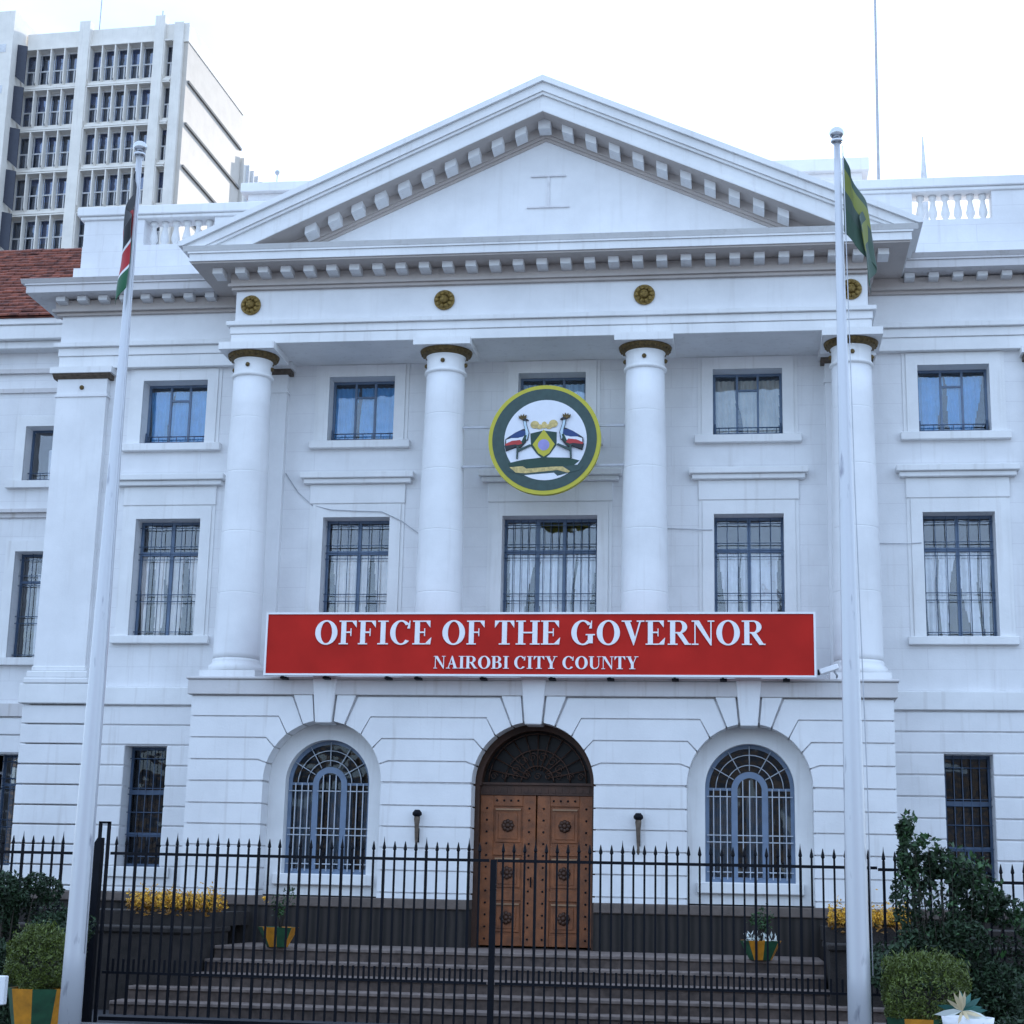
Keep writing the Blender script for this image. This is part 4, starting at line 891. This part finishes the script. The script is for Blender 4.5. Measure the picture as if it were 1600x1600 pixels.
def flag(name, lab, x, y, z0, hoist, fly, side, spread, shade, fold=3.2, amp=.045, yo=0.):
    """limp cloth: hoist edge on the pole, the rest falls in folds; u runs along the fly"""
    nu, nv = 64, 56; me = bpy.data.meshes.new(name); vs, fs = [], []
    for j in range(nv+1):
        v = j/nv
        for i in range(nu+1):
            u = i/nu
            zz = -v*hoist*(1-.12*u)-u*fly*.93
            env = math.sin(min(1, u*1.1)*math.pi*.5)
            fx = side*(spread*env*(.35+.65*min(1, (v*.6+u*.75)))*(1-.45*u*u)+amp*math.sin(u*fold*6.28+v*1.3+u*2)*env*(1-.35*u))
            fy = yo*env-.02+.085*math.sin(u*fold*6.28+1.2+v*.9)*env+.03*math.sin(v*7+u*5)*u
            vs.append((fx, fy, zz))
    for j in range(nv):
        for i in range(nu): a = j*(nu+1)+i; fs.append((a, a+1, a+nu+2, a+nu+1))
    me.from_pydata(vs, [], fs); uv = me.uv_layers.new(name='UVMap')
    for p in me.polygons:
        p.use_smooth = True
        for li in p.loop_indices:
            vi = me.loops[li].vertex_index; uv.data[li].uv = ((vi % (nu+1))/nu, 1-(vi//(nu+1))/nv)
    me.materials.append(shade); o = bpy.data.objects.new(name, me); COL.objects.link(o); o.location = (x, y, z0)
    sm_ = o.modifiers.new('cloth_thickness', 'SOLIDIFY'); sm_.thickness = .004; tag(o, lab, 'flag'); return o
def band_mat(name, stops, shield=False):
    mt, n, l, b = nt(name); tc = n.new('ShaderNodeTexCoord'); sp = n.new('ShaderNodeSeparateXYZ'); l.new(tc.outputs['UV'], sp.inputs[0])
    cr = n.new('ShaderNodeValToRGB'); cr.color_ramp.interpolation = 'CONSTANT'
    while len(cr.color_ramp.elements) < len(stops): cr.color_ramp.elements.new(.5)
    for e_, (p_, c_) in zip(cr.color_ramp.elements, stops): e_.position = p_
    for e_, (p_, c_) in zip(cr.color_ramp.elements, stops): e_.position = p_; e_.color = (*c_, 1)
    l.new(sp.outputs['Y'], cr.inputs['Fac']); out = cr.outputs['Color']
    if shield:
        mp = n.new('ShaderNodeMapping'); mp.inputs['Location'].default_value = (-.5*5.2, -.5*3.1, 0); mp.inputs['Scale'].default_value = (5.2, 3.1, 0); l.new(tc.outputs['UV'], mp.inputs['Vector'])
        ln = n.new('ShaderNodeVectorMath'); ln.operation = 'LENGTH'; l.new(mp.outputs[0], ln.inputs[0])
        c2 = n.new('ShaderNodeValToRGB'); c2.color_ramp.interpolation = 'CONSTANT'; c2.color_ramp.elements.new(.5)
        for e_, (p_, c_) in zip(c2.color_ramp.elements, [(0, (.7, .7, .7)), (.28, (.32, .02, .02)), (.85, (.02, .02, .02))]): e_.position = p_; e_.color = (*c_, 1)
        l.new(ln.outputs['Value'], c2.inputs['Fac']); lt = n.new('ShaderNodeMath'); lt.operation = 'LESS_THAN'; lt.inputs[1].default_value = 1.0; l.new(ln.outputs['Value'], lt.inputs[0])
        mx = n.new('ShaderNodeMixRGB'); l.new(lt.outputs[0], mx.inputs['Fac']); l.new(out, mx.inputs['Color1']); l.new(c2.outputs[0], mx.inputs['Color2']); out = mx.outputs['Color']
    l.new(out, b.inputs['Base Color']); b.inputs['Roughness'].default_value = .75; b.inputs['Sheen Weight'].default_value = .2; return mt
kf = band_mat('black_red_green_cloth', [(0, (.005, .09, .035)), (.30, (.7, .7, .7)), (.345, (.36, .012, .018)), (.655, (.7, .7, .7)), (.70, (.010, .010, .014))], True)
gf = band_mat('green_yellow_cloth', [(0, (.03, .07, .045)), (.33, (.045, .075, .06)), (.55, (.17, .19, .035)), (.84, (.03, .065, .045))])
flag('flag', 'limp black, red and green flag hanging from the left flagpole', -3.575, -12.5, 10.42, 1.10, .98, -1, .035, kf, 1.7, .115, -.14)
flag('flag', 'drooping green and yellow flag hanging from the right flagpole', 4.96, -12.5, 10.22, .98, .98, 1, .44, gf, 1.6, .07)
# ---------------------------------------------------------------- planting
def leaves(n_, sampler, size, aspect=.5, tilt=1.):
    mb = MB()
    for _ in range(n_):
        c = Vector(sampler()); s = size*random.uniform(.6, 1.35)
        d = Vector((random.gauss(0, 1), random.gauss(0, 1), random.gauss(0, tilt))).normalized()
        q = d.cross(Vector((random.gauss(0, 1), random.gauss(0, 1), random.gauss(0, 1)))).normalized(); w = s*aspect
        nn = d.cross(q)*s*.12
        mb.poly([c-d*s*.5, c+q*w*.5+nn, c+d*s*.5, c-q*w*.5+nn])
    return mb
def rnd_ball(): 
    while True:
        v = Vector((random.uniform(-1, 1), random.uniform(-1, 1), random.uniform(-1, 1)))
        if v.length < 1: return v
def pot(x, y, z, h, r0, r1, lab, sides=8, cat='plant pot', grp='green and yellow plant pots'):
    t = empty('plant_pot', (x, y, z)); tag(t, lab, cat, grp)
    for k in range(sides):
        a0, a1 = R(360*k/sides+22.5/2), R(360*(k+1)/sides+22.5/2); mb = MB()
        def P(r, a, zz): return (r*math.cos(a), r*math.sin(a), zz)
        mb.poly([P(r0, a0, 0), P(r0, a1, 0), P(r1, a1, h), P(r1, a0, h)]); mb.poly([P(r1, a0, h), P(r1, a1, h), P(r1*.86, a1, h), P(r1*.86, a0, h)]); mb.poly([P(r1*.86, a0, h), P(r1*.86, a1, h), P(r1*.8, a1, h*.8), P(r1*.8, a0, h*.8)])
        mb.build('green_side' if k % 2 == 0 else 'yellow_side', M['green_paint' if k % 2 == 0 else 'yellow_paint'], t)
    MB().lathe(0, 0, [(.001, h*.82), (r1*.83, h*.82)], sides*3, capb=False, capt=False).build('soil', M['soil'], t); return t
def clipped_shrub(x, y, z, rx, ry, rz, lab, n_=9000):
    t = empty('clipped_shrub', (x, y, z)); tag(t, lab, 'shrub', 'clipped shrubs in the painted pots')
    def smp():
        v = rnd_ball(); r = v.length; v = v/max(r, .01)*(r**.3)
        k = 1+.07*math.sin(v.x*7+x)+.06*math.sin(v.y*6+v.z*8)
        sq = lambda a: math.copysign(abs(a)**.72, a)
        return (sq(v.x)*rx*k, sq(v.y)*ry*k, rz+sq(v.z)*rz*k)
    def wisp():
        a = random.uniform(0, 6.28); r = random.uniform(.2, 1); return (rx*r*math.cos(a), ry*r*math.sin(a), rz*1.95+random.gauss(.02, .045)-.12*r*r)
    f_ = leaves(n_, smp, .040, .45); w_ = leaves(n_//9, wisp, .06, .25, 1.8); k = len(f_.v)
    f_.v += w_.v; f_.f += [tuple(q+k for q in f) for f in w_.f]; f_.sm += w_.sm; f_.build('foliage', M['leaf_box'], t)
    mb = MB(); mb.tube([(0, 0, -.25), (.01, 0, .1), (0, .01, rz)], [.03, .025, .015], 8)
    for k in range(10):
        a = R(36*k); mb.tube([(0, 0, .02+.03*k), (.5*rx*math.cos(a), .5*ry*math.sin(a), rz*.8), (.8*rx*math.cos(a), .8*ry*math.sin(a), rz*1.3)], [.012, .008, .004], 5)
    mb.build('stem', M['twig'], t); return t
pot(-4.38, -11.6, GZ, .76, .22, .36, 'green and yellow pot under the clipped shrub beside the left flagpole', 8)
clipped_shrub(-4.40, -11.6, .52, .345, .34, .345, 'clipped round shrub in the pot beside the left flagpole')
pot(5.58, -12.3, GZ, .78, .25, .38, 'green and yellow pot under the clipped shrub beside the right flagpole', 8)
clipped_shrub(5.62, -12.3, .50, .46, .44, .345, 'broad clipped shrub in the pot beside the right flagpole', 11000)
pot(-3.93, -3.0, .8, .32, .17, .34, 'green and yellow pot on the landing left of the door', 8)
pot(4.0, -3.0, .8, .30, .18, .34, 'green and yellow pot on the landing right of the door', 8)
def pot_plant(x, y, z, lab, kind):
    t = empty('potted_plant', (x, y, z)); tag(t, lab, 'plant')
    st = MB(); pts = []
    for k in range(7):
        a = random.uniform(0, 6.28); h = random.uniform(.35, .75) if kind == 0 else random.uniform(.3, .6); dx, dy = .3*math.cos(a)*h, .3*math.sin(a)*h
        st.tube([(0, 0, -.05), (dx*.5, dy*.5, h*.5), (dx, dy, h)], [.008, .006, .003], 5); pts.append((dx, dy, h))
    st.build('stem', M['twig'], t)
    def smp():
        p = random.choice(pts); f = random.uniform(.55, 1.05); return (p[0]*f+random.gauss(0, .05), p[1]*f+random.gauss(0, .05), p[2]*f+random.gauss(0, .04))
    leaves(150, smp, .075, .45).build('foliage', M['leaf_mid'], t)
    if kind: leaves(60, lambda: (random.uniform(-.26, .26), random.uniform(-.2, .2), random.uniform(.0, .16)), .10, .3, 3).build('pale_leaves', M['white_flower'], t)
    else: leaves(14, lambda: (-.28+random.gauss(0, .03), 0, .5+random.gauss(0, .03)), .06, .7).build('blossom', M['petal'], t)
pot_plant(-3.9, -3.0, 1.08, 'sparse leafy plant in the pot left of the door', 0); pot_plant(4.0, -3.0, 1.06, 'leafy plant with white leaf tips in the pot right of the door', 1)
def flower_bed(x0, x1, y, z, lab, seed):
    random.seed(seed); t = empty('flowering_plant', ((x0+x1)/2, y, z)); tag(t, lab, 'flowers', 'orange yellow plants on the planter walls'); w = (x1-x0)/2
    def smp(): return (random.uniform(-w, w), random.uniform(-.45, .45), abs(random.gauss(0, .085))*(1+.6*math.sin(random.random()*3)) - .02)
    leaves(3000, smp, .055, .5).build('blossom', M['petal'], t)
    leaves(700, lambda: (random.uniform(-w, w), random.uniform(-.5, .5), random.uniform(-.16, .08)), .10, .4).build('foliage', M['petal_dark'], t)
    leaves(160, lambda: (random.uniform(-w*.9, w*.9), random.uniform(-.4, .4), random.uniform(-.05, .12)), .10, .4).build('green_leaves', M['leaf_mid'], t)
flower_bed(-6.55, -5.05, -2.7, 1.42, 'orange and yellow plants on the stone wall left of the steps', 3)
flower_bed(5.1, 6.35, -2.7, 1.42, 'orange and yellow plants on the stone wall right of the steps', 4)
def bush(name, x, y, z, clumps, n_, size, mat, lab, cat='bush', aspect=.45, stems=1.):
    t = empty(name, (x, y, z)); tag(t, lab, cat)
    def smp():
        c = random.choice(clumps); v = rnd_ball(); r = v.length; v = v/max(r, .01)*(r**.5)
        return (c[0]+v.x*c[3], c[1]+v.y*c[3], c[2]+v.z*c[4])
    leaves(n_, smp, size, aspect).build('foliage', M[mat], t)
    mb = MB()
    for c in clumps: mb.tube([(c[0]*.3, c[1]*.3, 0), (c[0]*.7, c[1]*.7, c[2]*.55), (c[0], c[1], c[2])], [.022*stems, .014*stems, .006*stems], 6)
    mb.build('stem', M['twig'], t); return t
random.seed(11)
def clumps(w, h, n_, r, d=.5):
    out = []
    for _ in range(n_):
        x = random.uniform(-w, w); z = random.uniform(.25, 1)*h*(1-.35*(x/w)**2); rr = random.uniform(.6, 1.2)*r; out.append((x, random.uniform(-d, d), z, rr, rr*.9))
    return out
bush('bush', -6.25, -8.6, GZ, clumps(.95, 2.12, 46, .27), 20000, .07, 'leaf_dark', 'big dark leafy bush in front of the railing at far left')
cl = clumps(.75, 1.75, 30, .33)+[(-.50, 0, 2.85, .10, .15), (-.45, 0, 2.5, .16, .25), (-.3, .1, 2.35, .22, .25), (-.05, 0, 2.45, .2, .2), (.2, 0, 2.3, .2, .2), (.35, 0, 2.1, .25, .25), (-.5, 0, 2.0, .2, .4), (-.1, 0, 2.0, .35, .35), (.5, 0, 1.95, .25, .2), (.75, .1, 1.85, .25, .2), (0, 0, .5, .6, .5), (.5, 0, .6, .5, .5), (-.4, 0, 1., .35, .6)]
bush('tall_shrub', 6.32, -8.3, GZ, cl, 17000, .078, 'leaf_dark', 'tall dark shrub standing in front of the railing, right of the portico', 'shrub', .55)
bush('tall_shrub', 6.32, -8.62, GZ, [(-.47, 0, 2.98, .09, .14), (-.42, 0, 2.72, .20, .12), (-.25, 0, 2.70, .16, .10), (.05, 0, 2.58, .24, .12), (.32, 0, 2.42, .22, .12), (-.5, 0, 2.35, .14, .38), (.5, 0, 2.15, .2, .15), (-.1, 0, 2.2, .5, .3), (.2, 0, 1.6, .6, .4)], 420, .085, 'leaf_mid', 'bright green shoots rising above the tall dark shrub', 'shrub', .55, .3)
bush('bush', 8.0, -8.4, GZ, clumps(1.4, 1.6, 44, .34), 18000, .075, 'leaf_dark', 'low dark bush in front of the railing at far right')
bush('bush', 7.35, -8.7, GZ, [(0, 0, 1.75, .28, .25), (.2, 0, 1.45, .3, .25)], 700, .09, 'leaf_mid', 'green leafy bush between tall dark shrub and far right railing')
bush('bush', -5.7, -9.6, GZ, [(-.3, 0, .5, .5, .5), (.3, 0, .4, .45, .4), (-.9, 0, .6, .5, .5), (-.4, 0, 1.0, .45, .3)], 6500, .08, 'leaf_dark', 'low dark bush behind the clipped shrub at far left')
bush('bush', 7.1, -11.0, GZ, [(-.3, 0, .35, .5, .4), (.4, 0, .4, .5, .45), (1.1, 0, .5, .5, .5), (.2, .8, .9, .5, .4), (.9, .8, .9, .5, .4)], 8000, .08, 'leaf_dark', 'low dark ground bush behind the white pot at lower right')
# variegated plant in a white pot, bottom right
t = empty('plant_pot', (5.76, -14.6, GZ)); tag(t, 'white pot with a star-shaped cream plant at the bottom right', 'plant pot')
MB().lathe(0, 0, [(.15, 0), (.20, .50), (.225, .88), (.235, .94), (.21, .94), (.20, .88)], 28, capt=False).build('pot', M['white'], t); MB().lathe(0, 0, [(.001, .885), (.20, .885)], 24, capb=False, capt=False).build('soil', M['soil'], t)
t = empty('star_plant', (5.70, -14.72, .80)); tag(t, 'cream and teal spiky leaves growing from the white pot', 'plant')
def blade_plant(mat, nm, dirs, L, w):
    mb = MB()
    for dx, dy, dz in dirs:
        d = Vector((dx, dy, dz)).normalized()*L*random.uniform(.8, 1.1); q = d.cross(Vector((0, 1, .2))).normalized()*w
        nn = Vector((0, -.012, 0)); mb.poly([(0, 0, 0), d*.3+q, d*.65+q*.9]); mb.poly([(0, 0, 0), d*.65+q*.9, d, d*.65-q*.9+nn, d*.3-q+nn])
    mb.build(nm, M[mat], t)
blade_plant('cream_leaf', 'cream_leaf', [(-.35, -.3, .7), (-.12, -.3, .8), (.08, -.3, .75), (-.5, -.4, .35), (.45, -.4, -.1), (.1, -.6, -.2), (-.2, -.6, -.3)], .22, .018)
blade_plant('teal', 'teal_leaf', [(.5, .1, .35), (.65, 0, .15), (-.55, .2, .1), (-.6, 0, -.1), (.3, .3, .5), (.7, -.2, .05), (0, .2, .4), (.2, .3, -.1)], .22, .028)
blade_plant('white_flower', 'white_leaf', [(.6, -.3, -.35), (.75, -.3, -.2), (-.75, -.2, -.1)], .26, .03)
t = empty('notice_box', (-4.44, -12.6, GZ)); tag(t, 'small white box on a post at the bottom left edge', 'box')
MB().box(-.10, .10, -.05, .05, .63, .94).build('box', M['white'], t, bevel=.01); MB().box(-.03, .03, -.03, .03, 0, .65).build('post', M['iron'], t)
# ---------------------------------------------------------------- tower block behind
TB = empty('office_tower', (-37.6, 80, GZ), R(-2.6)); tag(TB, 'cream concrete office tower with rows of vertical fins behind the building', 'building')
def T(mb, name, mat, **k): return mb.build(name, M[mat], TB, **k)
# local frame: x to the left is negative, y into depth, z up (from GZ)
ZR = 65.6; rows = [(63.85, 60.7), (60.2, 57.4), (56.9, 54.2), (53.55, 50.95), (50.35, 47.5), (46.9, 44.1), (43.4, 40.7)]
rows = [(63.99-3.40*i, 61.25-3.40*i) for i in range(6)]
bays = [(-12.7, -8.25), (-7.35, -2.15), (-1.35, -.75)]
mb = MB(); holes = [(a, b_, r[1], r[0]) for a, b_ in bays for r in rows]
wall_holes(mb, -12.7-.001, 0, 0, ZR-.6, 0, .5, [(max(h[0], -12.69), h[1], h[2], h[3]) for h in holes]); T(mb, 'front_wall', 'tower')
mb = MB(); mb.box(-12.6, 0, .5, 12.2, 0, ZR-.7); T(mb, 'core', 'interior')
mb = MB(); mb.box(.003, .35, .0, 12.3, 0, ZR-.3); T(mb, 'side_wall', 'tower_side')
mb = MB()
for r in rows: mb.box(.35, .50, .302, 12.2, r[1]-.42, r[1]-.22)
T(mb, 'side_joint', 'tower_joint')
mb = MB(); mb.box(-12.7, .40, -.12, .3, ZR-1.55, ZR-.02); mb.box(.1, .40, .302, 12.4, ZR-1.55, ZR-.02); T(mb, 'parapet', 'tower')
for a, b_ in ((-8.25, -7.40), (-2.15, -1.38)):
    mb = MB(); mb.box(a, b_, -.62, .1, 0, ZR+.5); T(mb, 'pier', 'tower')
mb = MB(); mb.box(-.72, .02, -.35, .0, 0, ZR); T(mb, 'corner_pier', 'tower')
fin0 = None; win0 = None
for ri, (zt, zb) in enumerate(rows):
    for bi, (a, b_) in enumerate(bays):
        mb = MB(); mb.box(a, b_, -.40, 0, zb-.42, zb-.25); T(mb, 'ledge', 'tower'); mb = MB(); mb.box(a, b_, -.10, 0, zb-.25, zb+.05); T(mb, 'spandrel', 'tower')
        n_ = max(1, round((b_-a)/1.06)); w = (b_-a)/n_
        for i in range(n_):
            xc = a+w*(i+.5); hgt = zt-zb
            fr = MB(); fr.box(xc-w/2+.02, xc+w/2-.02, .22, .30, zt-.10, zt); fr.box(xc-w/2+.02, xc+w/2-.02, .22, .30, zb+hgt*.46, zb+hgt*.46+.10); fr.box(xc-.05, xc+.05, .221, .299, zb, zb+hgt*.46); [fr.box(q, q+.025, .219, .301, zb, zt) for q in (xc-w/2+.005, xc+w/2-.03)]
            fo = fr.build('window', M['tower_shadow'], TB); pn = MB(); pn.box(xc-w/2, xc+w/2, .31, .33, zb, zt); pn.build('pane', M['tower_glass'], fo)
            if random.random() < .65:
                bl = MB(); bl.box(xc-w/2, xc+w/2, .38, .40, zt-random.uniform(.4, 2.), zt); bl.build('blind', M['curtain_blue' if random.random() < .6 else 'curtain'], fo)
            if bi < 2 or True:
                fm = MB(); xx = a+w*i; fm.prism_x([(0, zb-.1), (-.25, zb-.30), (-.52, zb+.02), (-.52, zt+.02), (0, zt+.02)], xx-.045, xx+.045); fm.build('fin', M['tower'], TB)
        mb = MB(); mb.box(a, b_, -.54, .0, zt+.022, zt+.12); T(mb, 'lintel', 'tower')
mb = MB(); mb.box(-20, -12.8, -2.2, 9, 0, ZR+.9); T(mb, 'stair_block', 'tower')
mb = MB(); mb.box(-12.8, -12.2, -2.0, 0, 0, ZR-2)
for r in rows[:]:
    sw = MB(); sw.box(-15.2, -13.3, -2.23, -2.19, r[0]-.9, r[0]-.25); T(sw, 'slit_window', 'tower_shadow')
for r in rows:
    sp_ = MB(); sp_.prism([(-12.795, r[1]+.2), (-12.0, r[1]-.5), (-12.0, r[0]-.1), (-12.795, r[0]+.1)], -1.4, -1.3); T(sp_, 'screen', 'dark_screen')  # dark glazing in the slanted recess beside the stair block
mb = MB(); mb.box(-2.5, .6, 12.6, 20, 0, ZR-5.2); T(mb, 'rear_annex', 'tower')
mb = MB()
for i in range(6):
    mb.box(.6, .85, 13.2+i*1.1, 13.35+i*1.1, 30, ZR-5.6)
T(mb, 'annex_fin', 'tower_shadow')
for x, h in ((-8.4, 5), (-3.2, 3)):
    mb = MB(); mb.tube([(x, 3, ZR-1), (x, 3, ZR+h)], .05, 6); T(mb, 'aerial', 'cable')
# masts behind the building
t = MB().tube([(8.2, 20, 13), (8.2, 20, 24), (8.25, 20, 30), (8.3, 20, 36)], [.06, .05, .04, .03], 8).build('radio_mast', M['cable']); tag(t, 'tall thin radio mast rising behind the right parapet', 'mast')
t = MB().tube([(9.62, 20, 13), (9.62, 20, 24.2), (9.62, 20, 25.65)], [.12, .10, .02], 8).build('spire', M['tower_shadow']); tag(t, 'short pointed grey spike behind the right balustrade', 'spire')
t = empty('rooftop_light', (-5.45, 4.2, 17.5)); tag(t, 'small round lamp on a thin rod on the roof left of the pediment', 'lamp')
MB().tube([(-1.4, 0, 0), (-1.4, 0, .42)], .015, 6).build('rod', M['cable'], t); MB().ball((-1.4, 0, .46), .06, 12, 8).build('globe', M['cable'], t)
# ---------------------------------------------------------------- block across the street (seen only as reflections in the glass)
M['opp'] = plain('opposite_facade', (.30, .25, .21), .8, var=.15, scale=.3)
for (x0, x1, h, lab) in ((-60, -22, 11, 'tan office block across the street, lowest of the three'), (-18, 8, 19, 'tan office block across the street, tallest of the three'), (14, 60, 14, 'tan office block across the street, widest of the three')):
    ob = empty('street_block', ((x0+x1)/2, -100, GZ)); tag(ob, lab, 'building', 'blocks across the street'); ob.location = (0, 0, 0)
    mb = MB(); mb.box(x0, x1, -118, -95, GZ, h); mb.build('wall', M['opp'], ob)
    for k in range(int(h//3.4)):
        mb = MB(); mb.box(x0+1, x1-1, -95, -94.9, 2+k*3.4, 3.6+k*3.4); mb.build('window_band', M['grille'], ob)
